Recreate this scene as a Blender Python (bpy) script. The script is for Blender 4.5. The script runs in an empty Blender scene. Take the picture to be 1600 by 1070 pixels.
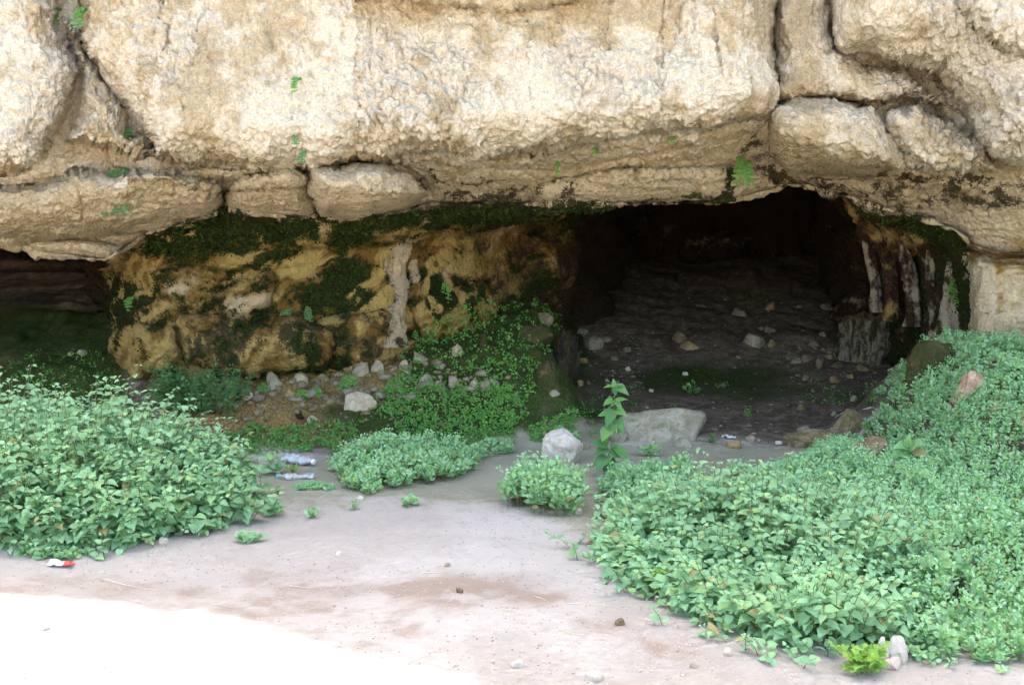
import bpy, math, random
import numpy as np
from mathutils import Vector
R = math.radians
C = bpy.context.scene.collection
sc = bpy.context.scene
rng = np.random.default_rng(7)
random.seed(7)

# ---------------------------------------------------------------- camera
CAM = np.array([0.0, 0.0, 1.6]); FPX = 1716.0; TH = R(6.15)
cam = bpy.data.objects.new("camera", bpy.data.cameras.new("camera")); C.objects.link(cam)
cam.location = CAM; cam.rotation_euler = (math.pi/2 - TH, 0, 0)
cam.data.sensor_width = 36; cam.data.lens = 36*FPX/1600
cam.data.clip_start = 0.05; cam.data.clip_end = 2000
sc.camera = cam
# ---------------------------------------------------------------- sky and sun (sun high behind the cliff)
SUN_EL, SUN_AZ = R(63.4), R(0)
w = bpy.data.worlds.new("World"); sc.world = w; w.use_nodes = True
wn = w.node_tree.nodes; wl = w.node_tree.links
sky = wn.new("ShaderNodeTexSky"); sky.sky_type = 'NISHITA'; sky.sun_disc = False
sky.sun_elevation = SUN_EL; sky.sun_rotation = SUN_AZ; sky.air_density = 1.0; sky.dust_density = 2.5; sky.ozone_density = 0.6
bg = wn["Background"]; wl.new(sky.outputs[0], bg.inputs[0]); bg.inputs[1].default_value = 0.15
sl = bpy.data.lights.new("sun", 'SUN'); sl.energy = 3.3; sl.angle = R(0.9); sl.color = (1, .93, .82)
so = bpy.data.objects.new("sun", sl); C.objects.link(so)
sdir = Vector((math.sin(SUN_AZ)*math.cos(SUN_EL), math.cos(SUN_AZ)*math.cos(SUN_EL), math.sin(SUN_EL)))
so.rotation_euler = sdir.to_track_quat('Z', 'Y').to_euler()
sc.view_settings.view_transform = 'Standard'; sc.view_settings.look = 'None'
sc.view_settings.exposure = 3.06; sc.view_settings.gamma = 1.0
sc.cycles.use_denoising = True
sc.view_settings.use_white_balance = True; sc.view_settings.white_balance_temperature = 8000; sc.view_settings.white_balance_tint = 9
sc.cycles.use_adaptive_sampling = True; sc.cycles.adaptive_threshold = .03
sc.cycles.max_bounces = 6; sc.cycles.diffuse_bounces = 4; sc.cycles.transparent_max_bounces = 12

# ---------------------------------------------------------------- helpers
def S(t): t = np.clip(t, 0, 1); return t*t*(3-2*t)
def _h(ix, iy, iz, seed):
    h = (ix.astype(np.uint32)*np.uint32(374761393) + iy.astype(np.uint32)*np.uint32(668265263)
         + iz.astype(np.uint32)*np.uint32(2147483647) + np.uint32(seed*974711 + 1013))
    h = (h ^ (h >> np.uint32(13)))*np.uint32(1274126177)
    h = (h ^ (h >> np.uint32(16)))*np.uint32(2246822519)
    return (h ^ (h >> np.uint32(15)))
def _r(ix, iy, iz, seed): return _h(ix, iy, iz, seed).astype(np.float64)/4294967295.0
def noise(P, f=1.0, seed=0):
    """value noise, -1..1"""
    p = P*f + 1000.0; i = np.floor(p).astype(np.int64); t = p - i; t = t*t*t*(t*(t*6-15)+10)
    o = 0
    for a in (0, 1):
        for b in (0, 1):
            for c in (0, 1):
                wgt = (t[:, 0] if a else 1-t[:, 0])*(t[:, 1] if b else 1-t[:, 1])*(t[:, 2] if c else 1-t[:, 2])
                o = o + wgt*_r(i[:, 0]+a, i[:, 1]+b, i[:, 2]+c, seed)
    return o*2-1
def fbm(P, f=1.0, octv=4, gain=0.5, seed=0):
    o = 0; a = 1; n = 0
    for k in range(octv):
        o = o + a*noise(P, f, seed+k*17); n += a; a *= gain; f *= 2.03
    return o/n
def worley(P, f=1.0, seed=0):
    p = P*f + 1000.0; i = np.floor(p).astype(np.int64); d1 = np.full(len(P), 9.0); d2 = d1.copy()
    for a in (-1, 0, 1):
        for b in (-1, 0, 1):
            for c in (-1, 0, 1):
                j0, j1, j2 = i[:, 0]+a, i[:, 1]+b, i[:, 2]+c
                d = ((j0+_r(j0, j1, j2, seed)-p[:, 0])**2 + (j1+_r(j0, j1, j2, seed+5)-p[:, 1])**2 + (j2+_r(j0, j1, j2, seed+9)-p[:, 2])**2)
                n1 = np.minimum(d1, d); d2 = np.minimum(np.maximum(d1, d), d2); d1 = n1
    return np.sqrt(d1), np.sqrt(d2)
def sdf(x, y, poly):
    """signed distance to a polygon, positive inside"""
    d = np.full(x.shape, 1e18); ins = np.zeros(x.shape, bool); n = len(poly)
    for k in range(n):
        (ax, ay), (bx, by) = poly[k], poly[(k+1) % n]
        ex, ey = bx-ax, by-ay; wx, wy = x-ax, y-ay
        t = np.clip((wx*ex+wy*ey)/(ex*ex+ey*ey+1e-12), 0, 1)
        d = np.minimum(d, (wx-ex*t)**2+(wy-ey*t)**2)
        c = ((ay > y) != (by > y)) & (x < (bx-ax)*(y-ay)/((by-ay) if by != ay else 1e-9)+ax)
        ins ^= c
    return np.where(ins, np.sqrt(d), -np.sqrt(d))
def pld(x, y, pl):
    d = np.full(x.shape, 1e18)
    for (ax, ay), (bx, by) in zip(pl[:-1], pl[1:]):
        ex, ey = bx-ax, by-ay; wx, wy = x-ax, y-ay
        t = np.clip((wx*ex+wy*ey)/(ex*ex+ey*ey+1e-12), 0, 1)
        d = np.minimum(d, (wx-ex*t)**2+(wy-ey*t)**2)
    return np.sqrt(d)
def ray(px, py):
    x = (np.asarray(px, float)-800)/FPX; y = (535-np.asarray(py, float))/FPX
    return np.stack([x+0*y, math.cos(TH)+y*math.sin(TH)+0*x, -math.sin(TH)+y*math.cos(TH)+0*x], -1)
def at(px, py, Y):
    d = ray(px, py); return CAM + d*(np.asarray(Y)/d[..., 1])[..., None]
def mesh(name, V, F, mat=None, parent=None, attrs=None, smooth=False, colors=None):
    V = np.asarray(V, np.float32); F = np.asarray(F, np.int32)
    me = bpy.data.meshes.new(name)
    me.vertices.add(len(V)); me.vertices.foreach_set("co", V.ravel())
    k = F.shape[1]
    me.loops.add(F.size); me.loops.foreach_set("vertex_index", F.ravel())
    me.polygons.add(len(F)); me.polygons.foreach_set("loop_start", np.arange(0, F.size, k, dtype=np.int32))
    me.polygons.foreach_set("loop_total", np.full(len(F), k, np.int32))
    if smooth: me.polygons.foreach_set("use_smooth", np.ones(len(F), bool))
    for an, av in (attrs or {}).items():
        a = me.attributes.new(an, 'FLOAT', 'POINT'); a.data.foreach_set("value", np.asarray(av, np.float32))
    me.update(calc_edges=True)
    if mat: me.materials.append(mat)
    o = bpy.data.objects.new(name, me); C.objects.link(o)
    if parent: o.parent = parent
    return o
def tag(o, label=None, cat=None, group=None, kind=None):
    if label: o['label'] = label
    if cat: o['category'] = cat
    if group: o['group'] = group
    if kind: o['kind'] = kind
    return o
def empty(name, loc):
    o = bpy.data.objects.new(name, None); C.objects.link(o); o.location = loc; o.empty_display_size = .05
    return o
def grid_faces(nr, nc):
    a = (np.arange(nr-1)[:, None]*nc + np.arange(nc-1)[None]).ravel()
    return np.stack([a, a+1, a+nc+1, a+nc], 1)

# ---------------------------------------------------------------- materials
def newmat(name, rough=.9, spec=.2):
    m = bpy.data.materials.new(name); m.use_nodes = True
    b = m.node_tree.nodes["Principled BSDF"]; b.inputs["Roughness"].default_value = rough
    b.inputs["Specular IOR Level"].default_value = spec
    return m, m.node_tree.nodes, m.node_tree.links, b
class NB:
    """small node builder"""
    def __init__(s, nt): s.n = nt.nodes; s.l = nt.links; s.geo = s.n.new("ShaderNodeNewGeometry")
    def put(s, sock, v):
        if hasattr(v, 'is_output'): s.l.new(v, sock)
        else: sock.default_value = v if not isinstance(v, tuple) or len(v) != 3 or sock.type == 'VECTOR' else (*v, 1)
    def attr(s, name): a = s.n.new("ShaderNodeAttribute"); a.attribute_name = name; return a.outputs["Fac"]
    def noise(s, scale, detail=4, rough=.6, dist=0, vec=None):
        t = s.n.new("ShaderNodeTexNoise"); t.inputs["Scale"].default_value = scale; t.inputs["Detail"].default_value = detail
        t.inputs["Roughness"].default_value = rough; t.inputs["Distortion"].default_value = dist
        s.l.new(vec or s.geo.outputs["Position"], t.inputs["Vector"]); return t.outputs["Fac"]
    def vor(s, scale, feature='F1', vec=None, out="Distance"):
        t = s.n.new("ShaderNodeTexVoronoi"); t.feature = feature; t.inputs["Scale"].default_value = scale
        s.l.new(vec or s.geo.outputs["Position"], t.inputs["Vector"]); return t.outputs[out]
    def scaled(s, v):
        m = s.n.new("ShaderNodeVectorMath"); m.operation = 'MULTIPLY'; s.l.new(s.geo.outputs["Position"], m.inputs[0]); m.inputs[1].default_value = v
        return m.outputs[0]
    def math(s, op, a, b=0.0, c=None):
        m = s.n.new("ShaderNodeMath"); m.operation = op; s.put(m.inputs[0], a); s.put(m.inputs[1], b)
        if c is not None: s.put(m.inputs[2], c)
        return m.outputs[0]
    def rng(s, v, a, b, c=0.0, d=1.0):
        m = s.n.new("ShaderNodeMapRange"); m.interpolation_type = 'SMOOTHSTEP'; s.put(m.inputs[0], v)
        for k, x in enumerate((a, b, c, d)): m.inputs[k+1].default_value = x
        return m.outputs[0]
    def mix(s, f, a, b):
        m = s.n.new("ShaderNodeMix"); m.data_type = 'RGBA'
        s.put(m.inputs[0], f); s.put(m.inputs[6], a); s.put(m.inputs[7], b); return m.outputs[2]
    def bump(s, h, strength, dist, prev=None):
        b = s.n.new("ShaderNodeBump"); s.put(b.inputs["Height"], h); b.inputs["Strength"].default_value = strength
        b.inputs["Distance"].default_value = dist
        if prev is not None: s.l.new(prev, b.inputs["Normal"])
        return b.outputs[0]
def col(r, g, b, k=1.0):
    f = lambda c: ((c/255+.055)/1.055)**2.4 if c > 10 else c/255/12.92
    return (f(r)*k, f(g)*k, f(b)*k)

def cliff_material():
    m, n, l, b = newmat("tufa_rock", .92, .15); q = NB(m.node_tree)
    med = q.noise(17, 5, .7, .5); fin = q.noise(70, 4, .7)
    base = q.mix(q.attr("tone"), (.43, .35, .235), (.52, .445, .325))
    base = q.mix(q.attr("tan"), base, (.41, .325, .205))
    base = q.mix(q.attr("grey"), base, (.33, .285, .225))
    base = q.mix(q.attr("pale"), base, (.62, .56, .46))
    base = q.mix(q.attr("ochre"), base, q.mix(q.rng(q.math('ADD', q.attr("rust"), q.math('MULTIPLY', fin, .5)), .5, .95), (.37, .265, .10), (.165, .092, .024)))
    md = q.math('SUBTRACT', med, .5); fd = q.math('SUBTRACT', fin, .5)
    def th(name, k, k2, lo, hi): return q.rng(q.math('ADD', q.math('ADD', q.attr(name), q.math('MULTIPLY', md, k)), q.math('MULTIPLY', fd, k2)), lo, hi)
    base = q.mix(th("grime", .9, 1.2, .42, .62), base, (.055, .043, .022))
    base = q.mix(th("dark", .6, .4, .3, .75), base, q.mix(q.rng(fin, .4, .6), (.020, .012, .008), (.055, .034, .019)))  # dark mask also carries the painted cave shade
    mf = th("moss", 1.3, 1.3, .42, .62)
    base = q.mix(mf, base, q.mix(q.rng(q.math('ADD', q.math('MULTIPLY', fin, .5), med), .6, .95), (.007, .009, .003), (.030, .042, .009)))
    g = q.rng(fin, .3, .7, .80, 1.16)
    mm = n.new("ShaderNodeMix"); mm.data_type = 'RGBA'; mm.blend_type = 'MULTIPLY'; mm.inputs[0].default_value = 1
    l.new(base, mm.inputs[6]); cb = n.new("ShaderNodeCombineColor")
    for k in range(3): l.new(g, cb.inputs[k])
    l.new(cb.outputs[0], mm.inputs[7]); l.new(mm.outputs[2], b.inputs["Base Color"])
    h = q.math('ADD', q.noise(24, 5, .68, 1.2), q.math('MULTIPLY', q.vor(30), .6))
    h = q.math('ADD', h, q.math('MULTIPLY', q.noise(1, 4, .7, .4, q.scaled((30, 30, 7))), 1.0))
    l.new(q.bump(h, 1.0, .034), b.inputs["Normal"])
    return m
M_ROCK = cliff_material()

def ground_material():
    m, n, l, b = newmat("packed_earth", .95, .1); q = NB(m.node_tree)
    med = q.noise(9, 6, .72, .4); fin = q.noise(60, 4, .75); md = q.math('SUBTRACT', med, .5); fd = q.math('SUBTRACT', fin, .5)
    gv = q.vor(42); gv2 = q.vor(27)
    base = q.mix(q.attr("tone"), (.50, .445, .405), (.575, .522, .485))
    base = q.mix(q.math('MULTIPLY', q.rng(med, .5, .68), .4), base, (.42, .36, .31))
    base = q.mix(q.rng(q.math('ADD', q.attr("brown"), q.math('MULTIPLY', md, .9)), .15, 1.0), base, (.40, .315, .255))
    base = q.mix(q.math('MULTIPLY', q.rng(gv, .17, .10), q.attr("grit")), base, (.70, .65, .61))
    base = q.mix(q.math('MULTIPLY', q.rng(gv2, .15, .09), q.math('SUBTRACT', 1.0, q.attr("grit"))), base, (.19, .14, .11))
    sf = q.rng(q.math('ADD', q.attr("soil"), q.math('MULTIPLY', md, .9)), .25, .8)
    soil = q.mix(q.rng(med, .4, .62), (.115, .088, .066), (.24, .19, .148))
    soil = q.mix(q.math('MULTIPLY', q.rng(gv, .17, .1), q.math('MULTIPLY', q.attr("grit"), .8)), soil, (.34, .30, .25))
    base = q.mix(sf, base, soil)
    of = q.rng(q.math('ADD', q.attr("ochre"), q.math('MULTIPLY', md, 1.8)), .35, .8)
    base = q.mix(of, base, q.mix(q.rng(fin, .42, .6), (.17, .095, .035), (.33, .24, .11)))
    gf = q.rng(q.math('ADD', q.attr("green"), q.math('ADD', q.math('MULTIPLY', md, 1.3), q.math('MULTIPLY', fd, .5))), .40, .95)
    base = q.mix(q.math('MULTIPLY', gf, q.mix(sf, (.6, .6, .6), (.95, .95, .95))), base, q.mix(sf, (.26, .26, .15), q.mix(q.rng(fin, .42, .58), (.022, .034, .009), (.055, .098, .022))))
    l.new(base, b.inputs["Base Color"])
    h = q.math('ADD', q.math('MULTIPLY', q.noise(26, 6, .82, .4), 1.6), q.math('MULTIPLY', q.rng(gv, .17, .0), .35))
    l.new(q.bump(h, .9, .022), b.inputs["Normal"])
    return m
M_GROUND = ground_material()

# ---------------------------------------------------------------- ground
def px2x(px, Y): return (px-800)/FPX*Y
def ground_z(X, Y):
    X = np.asarray(X, float); Y = np.asarray(Y, float)
    P = np.stack([X, Y, 0*X], -1).reshape(-1, 3)
    n1 = fbm(P, .7, 4, .5, 3).reshape(X.shape); n2 = fbm(P, 4.0, 3, .5, 5).reshape(X.shape)
    near = np.clip(1-(np.abs(X)+np.abs(Y-7)-14)/20, 0, 1)
    z = (n1*.05 + n2*.012)*near
    # wheel-worn rut across the path
    z -= .035*np.exp(-((Y-(4.75-.12*X))/.35)**2)*near
    cave = .175*np.maximum(Y-9.0, 0); cave = np.where(Y > 15, .175*6, cave)
    z += cave*(np.abs(X) < 30) + (n1*.10+n2*.02)*S((Y-9.3)/2.5)*near
    hx = np.interp(X, [-9, -3.3, -2.6, -1.0, -.25, .22, .45, .62], [.42, .42, .46, .50, .62, .62, .38, .02])
    tal = hx*S((Y-7.85)/1.15 + n2*.10 + n1*.08)
    z += tal + tal*n2*.12
    bank = .68*S((X-2.35)/.95)*S((Y-4.6)/3.2)
    bank += .10*S((X-.8)/1.2)*S((Y-4.2)/1.0)*(1-S((Y-6.6)/1.2))
    z += bank*(1-S((Y-8.35)/.8))*(Y > 0)
    # small step down just inside the cave mouth
    z -= .05*S((Y-8.25)/.2)*S((X-.7)/.2)*(1-S((X-2.6)/.4))
    return z
xs = np.concatenate([-np.geomspace(260, 4.6, 46), np.arange(-4.5, 4.8, .017), np.geomspace(4.9, 260, 46)])
ys = np.concatenate([-np.geomspace(200, .6, 30), np.arange(-.2, 3.3, .25), np.arange(3.3, 6, .015), np.arange(6, 9.4, .02), np.arange(9.4, 16.5, .05), np.geomspace(17, 260, 24)])
GX, GY = np.meshgrid(xs, ys); GZ = ground_z(GX, GY)
gp = np.stack([GX, GY, GZ], -1).reshape(-1, 3)
d = gp - CAM; fw = d[:, 1]*math.cos(TH) - d[:, 2]*math.sin(TH); fw = np.where(fw < .3, .3, fw)
gu = 800 + FPX*d[:, 0]/fw; gv = 535 - FPX*(d[:, 1]*math.sin(TH)+d[:, 2]*math.cos(TH))/fw
X, Y = gp[:, 0], gp[:, 1]
def blur_poly(poly, wd, x=gu, y=gv): return S(sdf(x, y, poly)/wd*.5+.5)
VEG_BED = [([(-900, 860), (0, 850), (200, 845), (330, 830), (400, 790), (400, 720), (300, 660), (-900, 600)], 14),
 ([(930, 780), (1000, 740), (1120, 760), (1250, 740), (1340, 690), (1400, 600), (1480, 540), (1900, 540), (1900, 1040), (1600, 1020), (1440, 1000), (1340, 1010), (1200, 990), (1050, 930), (980, 860)], 20),
 ([(530, 750), (560, 760), (680, 750), (730, 710), (700, 690), (540, 700)], 10), ([(800, 790), (880, 795), (900, 760), (840, 740), (790, 765)], 10)]
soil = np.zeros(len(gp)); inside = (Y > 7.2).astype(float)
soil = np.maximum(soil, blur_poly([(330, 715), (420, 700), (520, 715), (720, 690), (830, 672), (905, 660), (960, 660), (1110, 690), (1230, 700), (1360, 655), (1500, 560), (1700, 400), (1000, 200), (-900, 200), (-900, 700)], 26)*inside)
green = np.zeros(len(gp))
green += 1.15*blur_poly([(380, 800), (560, 790), (800, 780), (980, 840), (1050, 800), (1300, 740), (1330, 690), (1000, 680), (850, 670), (450, 705), (380, 720)], 45)
green += .30*blur_poly([(860, 800), (960, 790), (1000, 900), (900, 880)], 40)
green = np.where(soil > .5, 0.12, green)
green += .95*blur_poly([(-900, 470), (150, 480), (200, 520), (200, 700), (-900, 700)], 30)*inside
green += 1.0*blur_poly([(640, 490), (760, 450), (900, 470), (910, 520), (880, 620), (820, 690), (560, 690), (470, 640), (620, 600)], 40)*inside
green += .75*blur_poly([(985, 580), (1100, 560), (1250, 575), (1350, 600), (1380, 640), (1240, 630), (1000, 625)], 25)*inside
green += .5*blur_poly([(700, 700), (900, 640), (960, 640), (960, 700)], 20)*inside
green += .5*blur_poly([(880, 520), (960, 560), (1000, 640), (860, 690)], 20)*inside
och = .9*blur_poly([(180, 540), (480, 540), (640, 545), (800, 560), (700, 650), (560, 700), (300, 700)], 30)*inside
och -= .35*green
brown = np.zeros(len(gp))
brown += .34*np.exp(-(pld(gu, gv, [(-400, 905), (60, 912), (200, 915), (330, 935), (480, 960), (640, 985)])/22)**2)
brown += .45*np.exp(-(pld(gu, gv, [(620, 930), (780, 930), (880, 950), (980, 990), (1080, 1035), (1200, 1080)])/24)**2)
brown += .45*np.exp(-(pld(gu, gv, [(400, 905), (700, 915), (860, 925)])/30)**2)
brown += .35*blur_poly([(-900, 900), (500, 930), (1100, 1020), (1250, 1090), (900, 1400), (-900, 1400)], 60)
brown += .6*blur_poly([(960, 690), (1120, 680), (1340, 670), (1360, 720), (1360, 760), (1300, 790), (1100, 760), (960, 730)], 30)*.7
brown = np.where(Y < 3.2, .3, brown)
nrm_ = np.clip(1-(np.abs(X)+np.abs(Y-7)-14)/20, 0, 1)
tone = S((fbm(gp, .9, 5, .55, 201)*nrm_+.12)/.3); grit = S((fbm(gp, 3., 4, .5, 211)+.05)/.25)
brown = brown*(.65+.7*S((fbm(gp, 5, 4, .6, 233)+.3)/.6)) + fbm(gp*np.array([.45, 1, 1]), 2.2, 5, .6, 221)*.14*(Y > 3) + fbm(gp, 9, 4, .6, 231)*.16
green = green + fbm(gp*np.array([.6, 1, 1]), 2.4, 5, .6, 241)*.55*(Y > 5)
soil = soil + (fbm(gp, 3, 4, .6, 251)*.35)*(Y > 7.2)*nrm_
veg = np.zeros(len(gp))
for pl_, wd__ in VEG_BED: veg = np.maximum(veg, blur_poly(pl_, wd__)*(Y > 3))
soil = np.maximum(soil, veg); green = green*(1-veg)+veg*.35
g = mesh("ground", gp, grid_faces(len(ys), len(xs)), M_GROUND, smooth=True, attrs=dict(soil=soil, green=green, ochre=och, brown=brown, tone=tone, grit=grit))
tag(g, "pale packed earth path running on into the dark cave floor", kind='structure')

# ---------------------------------------------------------------- cliff, lofted through guide lines
cols = np.concatenate([np.linspace(-9000, -160, 60), np.arange(-150, 1750, 2.0), np.linspace(1760, 11000, 60)])
def gi(knots, k): a = np.array(knots, float); return np.interp(cols, a[:, 0], a[:, k])
def sm(a, s):
    n_ = int(s*3); kx = np.arange(-n_, n_+1); kk = np.exp(-(kx/s)**2/2); kk /= kk.sum()
    return np.convolve(np.pad(a, n_, mode='edge'), kk, 'valid')
def pyz(z, Y): # image row of height z at distance Y
    dz = z-1.6; fwd = Y*math.cos(TH)-dz*math.sin(TH); return 535-FPX*(Y*math.sin(TH)+dz*math.cos(TH))/fwd
RIM = [(-9000, 378), (0, 378), (40, 380), (55, 398), (110, 404), (165, 410), (188, 395), (230, 368), (300, 350), (335, 338), (345, 328), (400, 336), (480, 340), (560, 344), (620, 337), (670, 322),
       (760, 326), (850, 321), (950, 322), (1050, 322), (1110, 319), (1150, 313), (1190, 305), (1225, 291), (1255, 291), (1290, 303), (1330, 312), (1380, 330), (1440, 345), (1485, 358), (1504, 370), (1515, 385), (1560, 400), (11000, 400)]
LIP = [(-9000, 290), (0, 285), (100, 262), (240, 250), (430, 262), (560, 250), (700, 244), (850, 235), (1000, 215), (1100, 210), (1180, 192), (1205, 200), (1300, 225), (1400, 250), (1600, 270), (11000, 270)]
YL = [(-9000, 7.7), (0, 7.55), (400, 7.6), (800, 7.55), (1150, 7.6), (1250, 7.75), (1600, 7.4), (11000, 7.4)]
YR = [(-9000, 8.3), (0, 8.25), (170, 8.25), (400, 8.3), (560, 8.2), (900, 8.45), (1200, 8.5), (1350, 8.4), (1500, 8.1), (1600, 7.95), (11000, 7.9)]
rim = sm(gi(RIM, 1), 1.5); lip = sm(gi(LIP, 1), 6); yl = sm(gi(YL, 1), 8); yr = sm(gi(YR, 1), 8)
ytop = gi([(-9000, 9.6), (-56, 8.9), (313, 8.61), (547, 8.12), (676, 7.66), (776, 7.3), (1014, 7.0), (1300, 6.8), (11000, 6.8)], 1)
ytop = sm(ytop, 20) + .03*np.sin(cols/37.) + .02*np.sin(cols/13.+1)
# wall and cave depths
W1 = [(-9000, 11), (0, 11), (150, 10.6), (186, 9.4), (215, 8.75), (300, 8.7), (450, 8.75), (600, 9.0), (700, 9.55), (800, 10.5), (870, 11.3), (905, 11.8), (960, 12), (1330, 12.), (1340, 11.4), (1400, 10.2), (1470, 9.0), (1500, 8.6), (1512, 8.2), (1530, 8.02), (11000, 7.9)]
P1 = [(-9000, 330), (150, 340), (186, 405), (215, 395), (300, 392), (600, 385), (700, 370), (800, 360), (870, 350), (905, 330), (960, 250), (1310, 250), (1335, 318), (1400, 350), (1470, 372), (1500, 390), (1512, 405), (1530, 420), (11000, 430)]
W2 = [(-9000, 14), (0, 14), (150, 13), (184, 10.2), (200, 9.3), (230, 8.8), (300, 8.75), (450, 8.8), (600, 9.0), (700, 9.5), (800, 10.3), (870, 11.0), (905, 11.6), (930, 12.6), (965, 14.6), (1010, 15.3), (1270, 15.3), (1300, 13.4), (1325, 12.3), (1342, 11.6), (1400, 10.3), (1470, 9.1), (1500, 8.7), (1514, 8.2), (1530, 8.0), (11000, 7.9)]
P2 = [(-9000, 345), (150, 350), (184, 440), (230, 450), (600, 450), (800, 440), (870, 420), (905, 380), (945, 330), (980, 290), (1325, 290), (1342, 380), (1400, 420), (1530, 470), (11000, 470)]
W3 = [(-9000, 14.3), (0, 14.3), (150, 13), (160, 10.2), (185, 9.2), (230, 8.75), (300, 8.65), (450, 8.65), (600, 8.9), (700, 9.35), (800, 10.0), (870, 10.6), (905, 11.2), (930, 12.3), (960, 14.6), (1000, 15.6), (1270, 15.6), (1300, 13.6), (1325, 12.4), (1345, 11.7), (1400, 10.4), (1470, 9.2), (1503, 8.75), (1516, 8.15), (1530, 7.98), (11000, 7.9)]
def z2p(z, Y): return pyz(z, Y)
w1 = sm(gi(W1, 1), 4); p1 = sm(gi(P1, 1), 4); w2 = sm(gi(W2, 1), 4); p2 = sm(gi(P2, 1), 4); w3 = sm(gi(W3, 1), 3)
p3 = z2p(0.25, w3); pil = np.interp(cols, [0, 186, 205, 870, 930, 1320, 1345, 9999], [0, 0, 1, 1, 0, 0, 1, 1]); pil = sm(pil, 4)
fold = -14*(1-pil)
G = [ # (row, Y, number of rows to the next)
 (z2p(-1, 30+0*cols), 30+0*cols, 3), (z2p(7.5, 30+0*cols), 30+0*cols, 8),
 (z2p(7.5, ytop), ytop, 14), (z2p(5.2, 8.0+0*cols), 8.0+0*cols, 22),
 (-60+0*cols, 7.95+.0*cols, 34), (60+0*cols, 7.85+0*cols, 56), (lip-40, yl+.06, 22), (lip, yl+.03, 30),
 ((lip*.45+rim*.55), yl*.35+yr*.65, 30), (rim-6, yr-.02, 8), (rim, yr+.05, 10), (rim+5*pil-6*(1-pil), yr+.22, 10),
 (rim+14*pil+fold*1.6, yr*.75+w1*.25, 26), (p1, w1, 40), (p2, w2, 60), (p3, w3, 6), (z2p(-.6, w3), w3, 1)]
rowsP, rowsY, rid = [], [], []
for k in range(len(G)-1):
    a, b_ = G[k], G[k+1]
    for j in range(a[2]):
        t = j/a[2]; rowsP.append(a[0]*(1-t)+b_[0]*t); rowsY.append(a[1]*(1-t)+b_[1]*t); rid.append(k+t)
rowsP.append(G[-1][0]); rowsY.append(G[-1][1]); rid.append(len(G)-1.)
PP = np.array(rowsP); YY = np.array(rowsY); rid = np.array(rid)
def smv(A, s, lo=3.0):
    n_ = int(s*3); kx = np.arange(-n_, n_+1); kk = np.exp(-(kx/s)**2/2); kk /= kk.sum()
    B = np.pad(A, ((n_, n_), (0, 0)), mode='edge'); O = sum(kk[i]*B[i:i+A.shape[0]] for i in range(2*n_+1))
    f = S((rid-lo)/.3)*(1-S((rid-14.6)/.3)); return A*(1-f[:, None])+O*f[:, None]
YY = smv(YY, 4); PPs = smv(PP, 1.2); PP = PPs
NR, NC = PP.shape
U = np.broadcast_to(cols, PP.shape); Vv = PP
RID = np.broadcast_to(rid[:, None], PP.shape)
up = (RID < 9.6); lowz = (RID >= 10.2)
# warp the sculpting coordinates a little so that the blocks get ragged outlines
q0 = at(U, Vv, 8.0+0*U).reshape(-1, 3)
wu = (fbm(q0, 3.5, 4, .6, 21)*9).reshape(U.shape); wv = (fbm(q0, 3.5, 4, .6, 31)*8).reshape(U.shape)
SU, SV = U+wu, Vv+wv
off = np.zeros(U.shape)
def pillow(poly, h, r, mask, edge=3.0, p=2.0):
    global off
    s = sdf(SU, SV, poly); t = np.clip(s/r, 0, 1)
    off += mask*h*1.45*(1-(1-t)**p)**(1/p)
mk = up.astype(float)
B = -700
pillow([(-9000, B), (82, B), (88, -30), (92, 30), (108, 66), (120, 90), (128, 112), (112, 160), (90, 205), (70, 245), (45, 270), (0, 276), (-9000, 285)], .34, 60, mk)
pillow([(140, B), (1209, B), (1211, 150), (1196, 180), (1100, 205), (1000, 216), (850, 232), (700, 242), (560, 246), (490, 264), (470, 255), (400, 262), (330, 254), (245, 250), (222, 210), (196, 165), (180, 140), (150, 100), (130, 66)], .46, 70, mk)
pillow([(100, 20), (128, 66), (148, 104), (178, 145), (190, 170), (208, 205), (235, 246), (170, 238), (96, 222), (118, 165), (134, 112), (118, 80)], .24, 34, mk)
pillow([(484, 266), (560, 256), (640, 268), (668, 298), (640, 328), (570, 345), (500, 333), (480, 300)], .62, 50, mk)
pillow([(-9000, 296), (50, 292), (120, 268), (200, 262), (280, 268), (335, 282), (346, 320), (330, 340), (250, 360), (120, 372), (0, 380), (-9000, 385)], .34, 46, mk)
pillow([(348, 300), (380, 272), (440, 266), (482, 274), (484, 330), (470, 342), (400, 340), (350, 327)], .28, 36, mk)
pillow([(180, 255), (330, 262), (450, 262), (480, 285), (345, 296), (200, 280)], .10, 12, mk)
pillow([(1207, 172), (1240, 158), (1300, 158), (1360, 166), (1380, 200), (1400, 235), (1415, 266), (1330, 270), (1240, 270), (1204, 240)], .33, 38, mk)
pillow([(1384, 172), (1440, 150), (1490, 190), (1530, 222), (1560, 268), (1470, 272), (1425, 262), (1400, 225)], .25, 40, mk)
pillow([(1216, B), (1292, B), (1300, 78), (1350, 100), (1420, 115), (1480, 165), (1440, 155), (1370, 160), (1300, 152), (1215, 150)], .20, 26, mk)
pillow([(1294, B), (1298, 20), (1312, 76), (1400, 94), (1470, 118), (1500, 150), (1520, 195), (1545, 244), (1620, 268), (11000, 272), (11000, B)], .62, 110, mk)
pillow([(1500, B), (1505, 10), (1540, 55), (1590, 82), (11000, 90), (11000, B)], .22, 40, mk)
pillow([(545, B), (548, -20), (560, 6), (800, 8), (950, -6), (950, B)], .16, 20, mk)
pillow([(830, 288), (960, 262), (1100, 256), (1190, 262), (1215, 290), (1120, 320), (960, 322), (840, 318)], .16, 22, mk)
pillow([(40, 380), (120, 376), (190, 384), (186, 408), (110, 404), (55, 396)], .12, 16, mk)
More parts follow.
